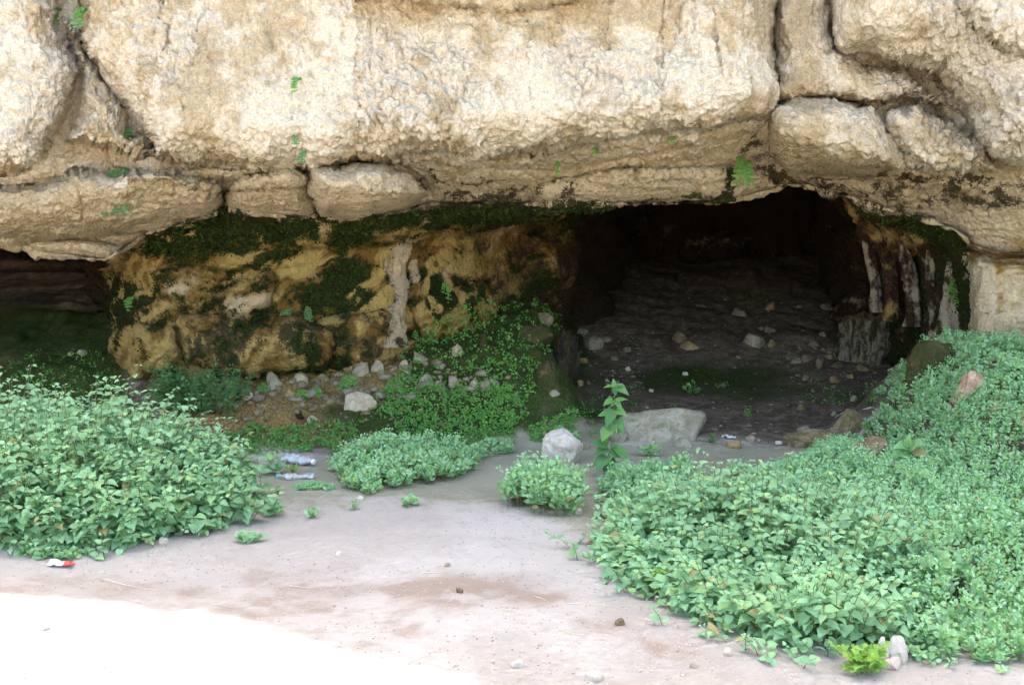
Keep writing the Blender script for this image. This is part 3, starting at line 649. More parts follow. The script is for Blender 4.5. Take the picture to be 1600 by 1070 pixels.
# ---------------------------------------------------------------- flowstone
def drape(name, label, pts, tone_='pale', depth=None, mossy=.3, flute=.16, inset=.25, group=None, cat="flowstone", ring=40, seg=12):
    """a dripstone body running down through the given photo pixels (px, py, half width); it clings to the rock behind unless a distance is given"""
    P_, Rr = [], []
    for (px, py, hw) in pts:
        if depth is None: p, nr = hit(px, py)
        else: p = at(px, py, depth); nr = np.array([0, -1, 0.])
        r_m = hw*p[1]/FPX
        P_.append(p - np.array([0, r_m*inset, 0]) if depth is None else p); Rr.append(r_m)
    P_ = np.array(P_); Rr = np.array(Rr); n_ = len(pts); tt = np.linspace(0, n_-1, (n_-1)*seg+1)
    PX = np.stack([np.interp(tt, range(n_), P_[:, k]) for k in range(3)], -1); RX = np.interp(tt, range(n_), Rr)
    kk = np.hanning(2*seg+1); kk /= kk.sum()
    f = lambda a_: np.convolve(np.pad(a_, seg, mode='edge'), kk, 'valid')
    PX = np.stack([f(PX[:, k]) for k in range(3)], -1); RX = f(RX)
    th = np.linspace(0, 2*math.pi, ring, endpoint=False)
    V = PX[:, None] + (RX[:, None, None])*np.stack([np.cos(th), np.sin(th)*(.8), 0*th], -1)[None]
    V = V.reshape(-1, 3); ax = np.repeat(PX, ring, 0); dr = unit(V-ax)
    RR = np.repeat(RX, ring)
    fl = fbm(V*np.array([1, 1, .16]), 16, 3, .6, 5)*flute*2.0 + fbm(V, 9, 4, .6, 8)*.35 + fbm(V, 30, 3, .6, 9)*.14
    V = V + dr*(np.minimum(RR, .11)*fl)[:, None]
    nr_ = len(tt); a_ = (np.arange(nr_-1)[:, None]*ring+np.arange(ring)[None]).ravel(); b_ = (np.arange(nr_-1)[:, None]*ring+(np.arange(ring)[None]+1) % ring).ravel()
    F = np.stack([a_, b_, b_+ring, a_+ring], 1)
    z = np.zeros(len(V)); n1_ = fbm(V, 8, 4, .6, 33); n2_ = fbm(V*np.array([1, 1, .25]), 10, 4, .6, 35)
    A = dict(tone=z+.5, tan=z, grey=S(n1_*2+.3)*.8, rust=z+.7, pale=z, ochre=z, grime=n1_*.6, moss=mossy+n2_*.8-.15, dark=z-1)
    if tone_ == 'pale': A.update(tone=z+.2, tan=S(n1_*3+.6)*.7, ochre=S(n2_*4-.2)*.6, pale=S(n2_*3+.1)*.35, grime=n1_*1.1+n2_*.5+.12)
    if tone_ == 'ochre': A.update(ochre=z+.9, rust=z+.6+n1_, dark=n1_*.9+.50)
    if tone_ == 'grey': A.update(grey=z+1, tan=S(n1_*3)*.5, pale=S(n2_*5-.8)*.2, dark=n1_*.8+n2_*.9+.33)
    o = mesh(name, V, F, M_ROCK, attrs=A, smooth=True); tag(o, label, cat, group); return o
drape("flowstone", "pale drip of flowstone running down the central ochre wall", [(630, 372, 14), (624, 385, 20), (612, 412, 20), (618, 440, 17), (628, 462, 13), (616, 480, 14), (614, 500, 17), (610, 522, 27), (606, 545, 32)], 'pale', mossy=.2, inset=-.35)
drape("flowstone", "small pale lobe of flowstone on the right flank of the central drip", [(646, 404, 5), (640, 416, 12), (646, 430, 14), (645, 444, 6)], 'pale', mossy=.1, inset=-.45)
gc = "fluted columns in the right of the cave"
YC = 9.75
drape("dripstone", "leftmost slender grey column leaning beside the dark of the cave", [(1352, 372, 3), (1356, 388, 8), (1360, 405, 8), (1364, 425, 7), (1369, 450, 8), (1370, 474, 10), (1370, 490, 12)], 'grey', YC+.1, .15, .3, group=gc)
drape("dripstone", "brownish column directly right of the leftmost slender one", [(1372, 372, 4), (1380, 388, 11), (1384, 402, 12), (1388, 420, 10), (1390, 450, 11), (1390, 480, 11), (1387, 505, 18)], 'ochre', YC, .2, .3, group=gc)
drape("dripstone", "whitest column of the row, third from the dark", [(1408, 380, 3), (1415, 400, 9), (1420, 420, 10), (1424, 450, 10), (1428, 480, 10), (1427, 515, 15)], 'grey', YC-.25, .18, .35, group=gc)
drape("dripstone", "short pale column between the whitest one and the mossy corner", [(1450, 388, 3), (1454, 408, 8), (1457, 435, 8), (1459, 460, 9), (1460, 490, 9), (1461, 535, 12)], 'grey', YC-.55, .25, .35, group=gc)
drape("dripstone", "mossy stubby column against the right pillar", [(1486, 400, 3), (1488, 422, 9), (1490, 440, 11), (1488, 470, 12), (1488, 545, 22)], 'grey', YC-1.0, .62, .35, group=gc)
drape("rock_curtain", "brown drapery of rock nearest the dark, sweeping down to the slender columns", [(1322, 285, 14), (1334, 312, 17), (1350, 345, 20), (1370, 375, 22), (1378, 398, 12)], 'ochre', YC+.15, .2, .3, group=gc)
drape("rock_curtain", "middle knobbly rock curtain above the whitest column", [(1385, 325, 26), (1402, 350, 30), (1412, 385, 24), (1418, 412, 10)], 'ochre', YC-.1, .35, .3, group=gc)
drape("rock_curtain", "mossy rock curtain beside the right pillar under the roof", [(1444, 345, 24), (1452, 370, 26), (1456, 395, 20), (1458, 420, 8)], 'ochre', YC-.5, .5, .3, group=gc)
stone("tufa_mound", "low fluted tufa mound with a brown top under the columns", "rock mound", (1306, 492, 1436, 578), 'tufa', 45, 5, .75, cuts=3, sink=.35, ns=.22, rotz=.1, hk=.95, box_like=.12)
stone("tufa_mound", "mossy green rock step right of the fluted tufa mound", "rock mound", (1424, 534, 1508, 600), 'moss', 46, 5, .8, cuts=4, sink=.3, ns=.16, rotz=-.1, hk=.9, box_like=.15)

# ---------------------------------------------------------------- leaves
def leaf_material(name, c1, c2, c3, rough=.62, trans=.36, spec=.22):
    m, n, l, b = newmat(name, rough, spec); q = NB(m.node_tree)
    cc = q.mix(q.attr("shade"), c1, c2); cc = q.mix(q.rng(q.attr("hue"), .72, 1.0), cc, c3)
    cc = q.mix(q.rng(q.attr("hue"), .978, .982), cc, (.34, .27, .12))
    cc = q.mix(q.math('MULTIPLY', q.rng(q.noise(90, 3), .45, .7), .25), cc, c2)
    l.new(cc, b.inputs["Base Color"])
    t = n.new("ShaderNodeBsdfTranslucent"); l.new(cc, t.inputs[0]); mx = n.new("ShaderNodeMixShader"); mx.inputs[0].default_value = trans
    out = n["Material Output"]; l.new(b.outputs[0], mx.inputs[1]); l.new(t.outputs[0], mx.inputs[2]); l.new(mx.outputs[0], out.inputs[0])
    return m
ML = dict(
    nettle=leaf_material("nettle_leaf", (.18, .37, .185), (.29, .52, .29), (.33, .52, .21)),
    herb=leaf_material("herb_leaf", (.16, .38, .13), (.36, .60, .37), (.27, .46, .13), .55, .28, .3),
    fern=leaf_material("fern_leaf", (.07, .22, .05), (.14, .38, .10), (.20, .40, .07), .6),
    dark=leaf_material("shrub_leaf", (.055, .17, .06), (.12, .29, .12), (.15, .30, .08), .5),
    lime=leaf_material("lime_leaf", (.16, .33, .06), (.26, .46, .10), (.30, .46, .10)),
    mossleaf=leaf_material("moss_tuft", (.012, .020, .006), (.035, .060, .014), (.06, .10, .02), .9, .1, .05),
    lime2=leaf_material("young_seedling_leaf", (.16, .36, .14), (.24, .46, .20), (.24, .46, .18), .5),
    seed=leaf_material("seedling_leaf", (.07, .20, .07), (.12, .30, .11), (.15, .32, .09), .5))
M_STEM, _n, _l, _b = newmat("green_stem", .7, .2); _q = NB(M_STEM.node_tree)
_l.new(_q.mix(_q.noise(20, 2), (.10, .17, .06), (.20, .15, .09)), _b.inputs["Base Color"])
T = {}
def mk(mid, side, tl, tr=None):
    L = [(-x, y, z) for x, y, z in side]; Rr = [(x, y, z) for x, y, z in side]; V = np.array(mid+L+Rr, float); nm, ns_ = len(mid), len(side)
    F = [tuple(i if i < nm else i for i in t) for t in tl]
    F2 = [tuple((i if i < nm else i+ns_) for i in t)[::-1] for t in tl]
    return V, np.array(F+F2)
T['nettle'] = mk([(0, 0, 0), (0, .2, -.03), (0, .5, -.01), (0, .78, -.06), (0, 1, -.18)], [(.28, -.08, .04), (.42, .16, .06), (.36, .44, .05), (.2, .72, -.02)],
                 [(0, 1, 5), (5, 1, 6), (1, 2, 6), (6, 2, 7), (2, 3, 7), (7, 3, 8), (3, 4, 8)])
T['herb'] = mk([(0, 0, 0), (0, .55, -.05), (0, 1, .02)], [(.22, .32, .03), (.34, .68, .05)], [(0, 1, 3), (3, 1, 4), (1, 2, 4)])
T['fern'] = mk([(0, 0, 0), (0, .95, 0)], [(.45, .5, .06), (.25, .92, .03)], [(0, 1, 2), (2, 1, 3)])
T['lobed'] = mk([(0, 0, 0), (0, .35, -.03), (0, .7, -.03), (0, 1, -.12)], [(.12, .12, 0), (.42, .30, .05), (.16, .42, 0), (.36, .66, .03), (.12, .74, 0)],
                [(0, 1, 4), (4, 1, 5), (1, 6, 5), (1, 2, 6), (6, 2, 7), (2, 8, 7), (2, 3, 8)])
def leaves(kind, pos, axis, nrm, size, r, wid=1.0, base_shade=None):
    TV, TF = T[kind]; n_ = len(pos); axis = unit(axis); nrm = unit(nrm-axis*(nrm*axis).sum(-1, keepdims=True)); side = np.cross(axis, nrm)
    sz = size[:, None, None]; tv = TV[None]*np.array([1, 1, 1.])
    curl = r.uniform(.4, 2.2, n_)[:, None]
    wv = r.normal(1, .12, n_)[:, None]*wid
    V = pos[:, None] + sz*(side[:, None]*(tv[..., 0]*wv)[..., None] + axis[:, None]*tv[..., 1:2] + nrm[:, None]*(tv[..., 2]*curl)[..., None])
    F = TF[None]+(np.arange(n_)*len(TV))[:, None, None]
    sh = np.clip(r.normal(.45, .28, n_) if base_shade is None else base_shade+r.normal(0, .18, n_), 0, 1)
    return V.reshape(-1, 3), F.reshape(-1, 3), np.repeat(sh, len(TV)), np.repeat(r.uniform(0, 1, n_), len(TV))
def tubes(A, B, Rm, r0, r1):
    """bent three-sided stems through A, B (mid) and Rm (tip)"""
    n_ = len(A); V = []; th = np.array([0, 2.094, 4.189]); ring = np.stack([np.cos(th), np.sin(th), 0*th], -1)
    for P_, rr in ((A, r0), (B, (r0+r1)/2), (Rm, r1)): V.append(P_[:, None]+ring[None]*np.reshape(rr, (-1, 1, 1)))
    V = np.concatenate(V, 1)  # n,9,3
    F = []
    for s_ in (0, 3):
        for k in range(3): k2 = (k+1) % 3; F += [(s_+k, s_+k2, s_+3+k2), (s_+k, s_+3+k2, s_+3+k)]
    F = np.array(F)[None]+(np.arange(n_)*9)[:, None, None]
    return V.reshape(-1, 3), F.reshape(-1, 3)
def shoots(base, h, lean, kind, r, nodes, size, lo=.3, up=.1, tmpl=None, per=2, jit=.25, dense_top=1.0, wid=1.0):
    """stems with leaves in opposite pairs; base (n,3), h (n,), lean (n,3) horizontal offset of the tip"""
    n_ = len(base); tip = base+lean; tip[:, 2] = base[:, 2]+h; mid = base*.5+tip*.5; mid[:, :2] -= lean[:, :2]*.15; mid[:, 2] += h*.03
    t = np.linspace(lo, 1, nodes)**dense_top; t = t[None]+r.normal(0, .02, (n_, nodes)); t = np.clip(t, .02, 1.02)
    P_ = (base[:, None]*((1-t)**2)[..., None]+2*(2*mid-.5*base-.5*tip)[:, None]*(t*(1-t))[..., None]+tip[:, None]*(t**2)[..., None])
    a0 = r.uniform(0, 6.28, n_)[:, None]+np.arange(nodes)[None]*1.5708
    out = []
    for k in range(per):
        a = a0+k*2*math.pi/per+r.normal(0, jit, a0.shape)
        hor = np.stack([np.cos(a), np.sin(a), 0*a], -1)
        el = up+.55*(t-.5)+r.normal(0, .28, t.shape)   # upper leaves point up, lower ones droop
        ax = hor*np.cos(el)[..., None]; ax[..., 2] = np.sin(el)
        nr = np.zeros_like(ax); nr[..., 2] = 1; nr[..., 1] -= .35; nr += .35*hor + r.normal(0, .18, ax.shape)
        sz = size*(1.12-.62*np.clip((t-.5)*2, 0, 1)**2)*r.uniform(.7, 1.2, t.shape)
        pos = P_ + hor*(size*.18)
        out.append((pos.reshape(-1, 3), ax.reshape(-1, 3), nr.reshape(-1, 3), sz.ravel()))
    pos, ax, nr, sz = [np.concatenate([o[i] for o in out]) for i in range(4)]
    return leaves(tmpl or kind, pos, ax, nr, sz, r, wid), (base, mid, tip)
def g_at(x, y): return ground_z(x, y)
def xy(poly): return [tuple(ghit(*p)[0][:2]) for p in poly]
def fill(poly, spacing, r, thresh=0.0, clump=0.0):
    a = np.array(poly); lo, hi = a.min(0), a.max(0)
    n_ = int((hi-lo).prod()/spacing**2); P_ = lo+r.uniform(0, 1, (n_, 2))*(hi-lo)
    s_ = sdf(P_[:, 0], P_[:, 1], poly); s_ = s_ + fbm(np.c_[P_, 0*s_], 2.5, 3, .6, 77)*clump
    k = s_ > thresh; return P_[k], s_[k]
def vis_clip(P_, lo=3.3): return P_
def straggle(poly_w, kind, h, spacing, r, out, size, **kw):
    P_, s_ = fill([(x+out*.9*np.sign(x-np.mean([q[0] for q in poly_w])), y+out*.9*np.sign(y-np.mean([q[1] for q in poly_w]))) for x, y in poly_w], spacing, r, 0, .5)
    s2 = sdf(P_[:, 0], P_[:, 1], poly_w); P_ = P_[(s2 < .04) & (s2 > -out) & (r.uniform(0, 1, len(s2)) < np.exp(s2/out*2.2))]
    b_ = np.c_[P_, g_at(P_[:, 0], P_[:, 1])]; n_ = len(b_)
    return shoots(b_, h*r.uniform(.4, 1.2, n_), np.c_[r.normal(0, h*.8, (n_, 2)), np.zeros(n_)], kind, r, 3, size, .3, .2, **kw)
def canopy(poly_w, kind, hmax, rad, spacing, r, nodes, size, lo=.3, up=.1, hvar=.25, bumps=.25, edge=.12, clump=.1, leanout=.6, rad_p=2.0, **kw):
    P_, s_ = fill(poly_w, spacing, r, 0, clump)
    t = np.clip(s_/rad, 0, 1); H = hmax*(edge+(1-edge)*(1-(1-t)**rad_p)**(1/rad_p))
    H = H*(1+bumps*fbm(np.c_[P_, 0*t], 2.2, 3, .6, 91)*1.6)*r.uniform(1-hvar, 1+hvar*.5, len(P_))
    e = .03
    gx = (sdf(P_[:, 0]+e, P_[:, 1], poly_w)-sdf(P_[:, 0]-e, P_[:, 1], poly_w))/(2*e); gy = (sdf(P_[:, 0], P_[:, 1]+e, poly_w)-sdf(P_[:, 0], P_[:, 1]-e, poly_w))/(2*e)
    lean = np.stack([-gx, -gy, 0*gx], -1)*(H*leanout*(1-t))[:, None] + np.c_[r.normal(0, 1, (len(P_), 2)), np.zeros(len(P_))]*(H*.14)[:, None]
    base = np.c_[P_, g_at(P_[:, 0], P_[:, 1])-.01]
    tipg = g_at(base[:, 0]+lean[:, 0], base[:, 1]+lean[:, 1])-base[:, 2]
    return shoots(base, np.maximum(H+tipg*.7, .02), lean, kind, r, nodes, size, lo, up, **kw)
def join(parts):
    V, F, S1, S2 = [], [], [], []; o = 0
    for v, f, a, b_ in parts: V.append(v); F.append(f+o); S1.append(a); S2.append(b_); o += len(v)
    return np.concatenate(V), np.concatenate(F), np.concatenate(S1), np.concatenate(S2)
def plant(name, label, cat, groups, mat, stemr=.0025, group=None, kind=None, stems=True):
    """groups: list of (leafdata, stemdata)"""
    L = join([x[0] for x in groups]); A, B, Cc = [np.concatenate([x[1][i] for x in groups]) for i in range(3)]
    if kind == 'stuff':
        sv, sf = tubes(A, B, Cc, stemr, stemr*.5)
        V = np.concatenate([L[0], sv]); F = np.concatenate([L[1], sf+len(L[0])]); z = np.zeros(len(sv))
        o = mesh(name, V, F, ML[mat], attrs=dict(shade=np.r_[L[2], z], hue=np.r_[L[3], z])); tag(o, label, cat, group, kind); return o
    loc = np.array(A.mean(0)); e = empty(name, loc); tag(e, label, cat, group)
    mesh("foliage", L[0]-loc, L[1], ML[mat], e, attrs=dict(shade=L[2], hue=L[3]))
    if not stems: return e
    if len(A) <= 14:
        for i in range(len(A)): sv, sf = tubes(A[i:i+1], B[i:i+1], Cc[i:i+1], stemr, stemr*.5); mesh("stem", sv-loc, sf, M_STEM, e)
    else: sv, sf = tubes(A, B, Cc, stemr, stemr*.5); mesh("stem", sv-loc, sf, M_STEM, e)
    return e

# --- the big nettle bush on the left
r = np.random.default_rng(101)
PB = [(-3.75, 5.7), (-3.3, 5.5), (-2.9, 5.42), (-2.55, 5.38), (-2.0, 5.46), (-1.75, 5.6), (-1.55, 5.85), (-1.6, 6.2), (-1.85, 6.6), (-2.1, 6.9), (-2.6, 7.1), (-3.3, 7.1), (-3.8, 6.6)]
bush = canopy(PB, 'nettle', .72, .95, .050, r, 9, .055, lo=.12, up=-.22, bumps=.16, hvar=.25, rad_p=1.35, edge=.20, leanout=.55)
k_, _ = fill([(-1.65, 5.6), (-1.5, 5.6), (-1.42, 5.9), (-1.45, 6.3), (-1.6, 6.4)], .10, r); b_ = np.c_[k_, g_at(k_[:, 0], k_[:, 1])]
tail = shoots(b_, r.uniform(.12, .3, len(b_)), np.c_[r.normal(0, .06, (len(b_), 2)), 0*b_[:, 0]], 'nettle', r, 5, .06, .3, -.1)
tail2 = straggle(PB, 'nettle', .10, .075, r, .22, .042)
plant("nettle_bush", "big dense bush of heart-shaped pale green leaves at the left of the path", "bush", [bush, tail, tail2], 'nettle', .003)

# --- mass of small-leaved herb on the right bank
HP = xy([(955, 808), (960, 765), (1005, 738), (1065, 738), (1110, 765), (1160, 752), (1230, 725), (1300, 700), (1345, 690)])
HP = HP + [(2.48, 7.3), (2.5, 7.85), (2.8, 8.25), (3.4, 8.3), (4.6, 7.9), (4.8, 3.6)] + xy([(1600, 1040), (1500, 1030), (1448, 1015), (1415, 965), (1300, 960), (1000, 840)])
herb = canopy(HP, 'herb', .13, .30, .042, r, 5, .030, lo=.45, up=.42, bumps=.5, hvar=.4, edge=.3, clump=.25, per=3, leanout=.3)
herb2 = straggle(HP, 'herb', .05, .06, r, .25, .024, per=3)
plant("herb_cover", "spreading carpet of small fleshy mint green leaves over the right bank", "ground cover", [herb, herb2], 'herb', .0018, kind='stuff')
# --- nettles in front of it
NP_ = xy([(965, 850), (1010, 812), (1100, 800), (1200, 815), (1300, 810), (1380, 860), (1410, 930), (1425, 960), (1375, 985), (1335, 1018), (1240, 1010), (1150, 985), (1060, 950), (990, 915), (955, 885)])
net = canopy(NP_, 'nettle', .24, .45, .053, r, 6, .050, lo=.2, up=-.15, bumps=.6, hvar=.4, edge=.2, leanout=.7, clump=.28)
net2 = straggle(NP_, 'nettle', .07, .07, r, .25, .036)
plant("nettle_patch", "sprawling nettles with grey-green heart-shaped leaves spilling onto the path at right", "nettles", [net, net2], 'nettle', .0028)
# --- herb clumps standing alone
def clump(label, poly, h, rad, sp=.045, mat='herb', name="herb_clump", seed=1, size=.036, cat="plant", group="low leafy clumps on the path", stems=True, **kw):
    r = np.random.default_rng(seed); a = dict(lo=.35, up=.40, bumps=.4, edge=.3, clump=.04, per=3, leanout=.35); a.update(kw)
    return plant(name, label, cat, [canopy(xy(poly), 'herb', h, rad, sp, r, 5, size, **a)], mat, .002, group, None, stems)
clump("wide low clump of mint green leaves between the bottles and the path's middle", [(515, 738), (540, 762), (575, 774), (640, 760), (700, 752), (735, 738), (745, 722), (700, 708), (640, 712), (560, 716)], .17, .28, seed=3)
clump("thin trailing string of small leaves right of the wide low clump", [(735, 722), (765, 716), (800, 708), (795, 696), (750, 702), (728, 710)], .08, .15, seed=4, size=.03, stems=False)
clump("single rounded leafy clump in front of the bright white rock", [(788, 792), (830, 804), (885, 806), (902, 795), (895, 772), (865, 760), (830, 758), (795, 775)], .27, .42, seed=5, size=.040)
clump("small leafy tuft behind the bright white rock", [(855, 694), (900, 696), (905, 686), (862, 684)], .10, .12, seed=6, size=.03, stems=False)
clump("flat weed mat in front of the red and white wrapper", [(38, 866), (70, 872), (130, 874), (135, 866), (80, 858), (45, 856)], .04, .1, .035, seed=7, size=.032, bumps=.2, stems=False)
clump("flat strip of tiny leaves under the lower plastic bottle", [(455, 765), (520, 766), (520, 756), (470, 754)], .03, .08, .035, seed=8, size=.024, stems=False)
clump("pale outlying clump at the left tip of the right-hand plants", [(920, 870), (940, 892), (985, 905), (1000, 870), (975, 850), (935, 852)], .12, .2, seed=9, size=.032, stems=False)
clump("pale small-leaved clump at the bottom right among darker plants", [(1230, 1000), (1290, 1010), (1290, 960), (1240, 955)], .30, .3, seed=12, size=.034)
# --- dark shrub at the foot of the wall
clump("dark green leafy shrub between the nettle bush and the slope stones", [(238, 640), (300, 655), (372, 655), (385, 630), (340, 610), (250, 600)], .30, .22, .04, 'dark', "shrub", 10, .040, "shrub", None, up=.2)
# --- ferns and liverwort: countless leaflets
def scatter_px(polys, n_, r, spread=.04, per=10, size=.016, droop=.5, nrm_up=.5):
    pos, ax, nr, sz = [], [], [], []
    for poly, dens in polys:
        a = np.array(poly, float); lo, hi = a.min(0), a.max(0); c = lo+r.uniform(0, 1, (int(n_*dens), 2))*(hi-lo)
        s_ = sdf(c[:, 0], c[:, 1], poly)+fbm(np.c_[c, 0*c[:, 0]], .03, 3, .6, 17)*22
        for (px, py) in c[s_ > 0]:
            p, n0 = hit(px, py); out_ = unit(n0*.6+np.array([0, -.2, nrm_up]))
            q_ = p+n0*.012+r.normal(0, spread*.5, (per, 3))*np.array([1, .5, .7])+out_*r.uniform(0, spread, (per, 1))
            pos.append(q_); ax.append(unit(r.normal(0, .6, (per, 3))+np.array([0, -.3, -droop]))); nr.append(np.tile(out_, (per, 1))+r.normal(0, .25, (per, 3))); sz.append(r.uniform(.6, 1.3, per)*size)
    return [np.concatenate(x) for x in (pos, ax, nr, sz)]
r = np.random.default_rng(55)
a = scatter_px([([(560, 700), (640, 650), (660, 610), (790, 600), (830, 650), (800, 690), (700, 700)], 1.0), ([(640, 520), (740, 470), (880, 480), (840, 640), (780, 600), (700, 590), (600, 600)], .65),
                ([(340, 705), (330, 680), (430, 672), (560, 655), (560, 710), (470, 712)], .55), ([(545, 640), (640, 580), (700, 600), (640, 660)], .5), ([(840, 660), (900, 640), (880, 690), (830, 690)], .2)], 900, r, .03, 8, .019)
V, F, s1, s2 = leaves('fern', *a, r)
tag(mesh("fern_cover", V, F, ML['fern'], attrs=dict(shade=s1, hue=s2)), "bright green maidenhair ferns covering the mound and foot of the slope", "ferns", kind='stuff')
a = scatter_px([([(-60, 560), (150, 545), (190, 600), (160, 620), (-60, 620)], .5), ([(880, 640), (1000, 600), (990, 680), (890, 690)], .35), ([(1240, 610), (1380, 590), (1400, 640), (1260, 640)], .25)], 330, r, .03, 6, .016)
V, F, s1, s2 = leaves('fern', *a, r)
tag(mesh("liverwort_cover", V, F, ML['fern'], attrs=dict(shade=s1*.4, hue=s2)), "dark green liverwort flecking the damp cave floor", "liverwort", kind='stuff')
# tufts of moss with real thickness where the wall is mossy
cand = np.where((mossf > .42) & (r_ > 9.2) & (r_ < 14.8) & (u_ > 150) & (u_ < 1515) & ((u_ < 960) | (u_ > 1330)))[0]
cand = r.choice(cand, min(len(cand), 9000), replace=False); npv = nn.reshape(-1, 3)[cand]
pos = np.repeat(PV[cand], 3, 0)+r.normal(0, .012, (len(cand)*3, 3)); nv_ = np.repeat(npv, 3, 0)
V, F, s1, s2 = leaves('fern', pos+nv_*.004, nv_*.7+r.normal(0, .5, pos.shape)+np.array([0, 0, -.5]), nv_+r.normal(0, .4, pos.shape), r.uniform(.008, .019, len(pos)), r)
tag(mesh("moss_cover", V, F, ML['mossleaf'], attrs=dict(shade=s1, hue=s2*.97)), "dark green moss tufts clinging to the damp ochre wall", "moss", kind='stuff')
def fern(label, px, py, wpx, hpx, n_=40, mat='fern', seed=1, size=.020, group="ferns hanging on the rock", name="fern", cat="fern"):
    r = np.random.default_rng(seed); p, n0 = hit(px, py-hpx*.35); k = p[1]/FPX
    n_ = int(n_*1.6); hpx *= 1.15; nf = max(3, n_//7); root = p+n0*.005; A, B, Cc, pos, ax, nr, sz = [], [], [], [], [], [], []
    for i in range(nf):
        dx = r.uniform(-.5, .5)*wpx*k; dz = -r.uniform(.25, 1.0)*hpx*k
        m_ = root+n0*.05+np.array([dx*.5, -.06, .02+dz*.2]); t_ = root+n0*.05+np.array([dx, -.07, dz])
        A.append(root); B.append(m_); Cc.append(t_)
        for j in range(7):
            t = (j+1)/7; c = root*(1-t)**2+2*m_*t*(1-t)+t_*t*t
            for sd in (-1, 1):
                pos.append(c); ax.append([sd*.9, -.3, -.5+r.normal(0, .3)]); nr.append([r.normal(0, .3), -.8, .6+r.normal(0, .2)]); sz.append(size*r.uniform(.7, 1.2))
    L = leaves('fern', np.array(pos), np.array(ax), np.array(nr), np.array(sz), r)
    A, B, Cc = map(np.array, (A, B, Cc))
    return plant(name, label, cat, [(L, (A, B, Cc))], mat, .001, group)
ferns = [
 ("largest fern spray, hanging from the lower ledge at upper left", 198, 290, 50, 68, 170, 'dark', .026), ("small spray in the crack above the largest fern", 205, 215, 26, 34, 60, 'dark', .02),
 ("tiny fern in the top left crack", 96, 22, 14, 22, 30, 'fern', .02), ("fern at the top edge right of the tiny one", 138, 22, 20, 26, 40, 'fern', .02),
 ("lone small fern on the pale middle of the cliff face", 472, 130, 14, 20, 24, 'fern', .018), ("lone fern on the cliff's lip above the hanging boulder", 478, 240, 16, 14, 20, 'dark', .016),
 ("tiny fern left of the one above the hanging boulder", 455, 216, 8, 12, 12, 'dark', .014),
 ("brightest fern cushion under the roof left of the cave arch", 1156, 256, 34, 36, 110, 'fern', .020), ("tiny fern beneath the main block's right part", 1056, 218, 14, 10, 14, 'fern', .014),
 ("tiny fern under the middle of the main block", 924, 236, 14, 10, 14, 'fern', .014), ("small fern under the main block, left of the others", 870, 254, 12, 14, 16, 'fern', .014),
 ("left fern of the pair on the central ochre wall", 452, 495, 22, 30, 50, 'dark', .022), ("right fern of the pair on the central ochre wall", 482, 490, 26, 34, 60, 'dark', .022),
 ("fern on the edge of the left hollow", 214, 474, 12, 30, 30, 'fern', .018), ("bright fern in the mossy corner by the right pillar", 1492, 448, 32, 34, 80, 'fern', .018),
 ("fern below the tall light grey stone on the slope", 412, 612, 18, 34, 40, 'fern', .02), ("left fern tuft hanging over the stones under the wall", 468, 622, 18, 32, 50, 'fern', .02),
 ("middle fern tuft hanging over the stones under the wall", 490, 620, 26, 34, 60, 'fern', .022), ("right fern tuft beside the broad grey stone", 545, 600, 34, 34, 60, 'fern', .022),
 ("fern hanging just left of the flowstone foot", 622, 605, 30, 40, 70, 'fern', .022), ("tiny fern right of the flowstone on the dark wall", 694, 452, 12, 26, 24, 'fern', .018)]
for k, (lb, px, py, wq, hq, nn_, mt, sz_) in enumerate(ferns): fern(lb, px, py, wq, hq, nn_, mt, 300+k, sz_)
# --- sprouts
def sprout(label, px, py, wpx, hpx, seed, mat='herb', tmpl='herb', nst=6, nodes=3, size=None, group="small sprouts on bare ground", name="sprout", cat="weed", where=None):
    r = np.random.default_rng(seed); p, _ = hit(px, py); k = p[1]/FPX; n_ = nst
    b_ = np.tile(p, (n_, 1))+np.c_[r.normal(0, wpx*k*.10, (n_, 2)), np.zeros(n_)]
    lean = np.c_[r.normal(0, wpx*k*.25, (n_, 2)), np.zeros(n_)]
    return plant(name, label, cat, [shoots(b_, r.uniform(.4, .9, n_)*hpx*k, lean, 'herb', r, nodes, size or wpx*k*.35, .3, .45, tmpl=tmpl)], mat, .0015, group)
sprouts = [("leftmost grey-green sprout on the path edge", 488, 808, 26, 16), ("upright middle sprout on the path edge", 553, 796, 16, 20), ("flat rightmost sprout of the three on the path edge", 642, 790, 34, 14),
 ("lone sprout on the damp ground left of the outlying clump", 965, 822, 14, 14), ("leafy weed alone on the dark cave floor behind the slab", 1082, 620, 24, 26), ("small bright weed on the cave floor behind the slab's right end", 1168, 654, 14, 22),
 ("tiny weed at the slab's back edge", 1052, 640, 10, 10), ("tiny weed right of the leafy cave floor weed", 1128, 606, 16, 10), ("yellowish tuft at the right end of the slab", 1112, 690, 16, 12), ("yellow-green sprout below the lower plastic bottle", 435, 772, 12, 20),
 ("yellow-green sprout between the two plastic bottles", 458, 740, 22, 16), ("star-shaped leafy tip in front of the grey slab", 1012, 712, 34, 26), ("loose leafy tip at the threshold right of the flat yellowish stone", 1152, 742, 34, 26), ("leafy tip standing up in front of the threshold ledge", 1302, 690, 20, 26)]
for k, (lb, px, py, wq, hq) in enumerate(sprouts): sprout(lb, px, py, wq, hq, 400+k, 'fern' if 4 <= k <= 8 else ('lime' if k in (9, 10) else 'herb'))
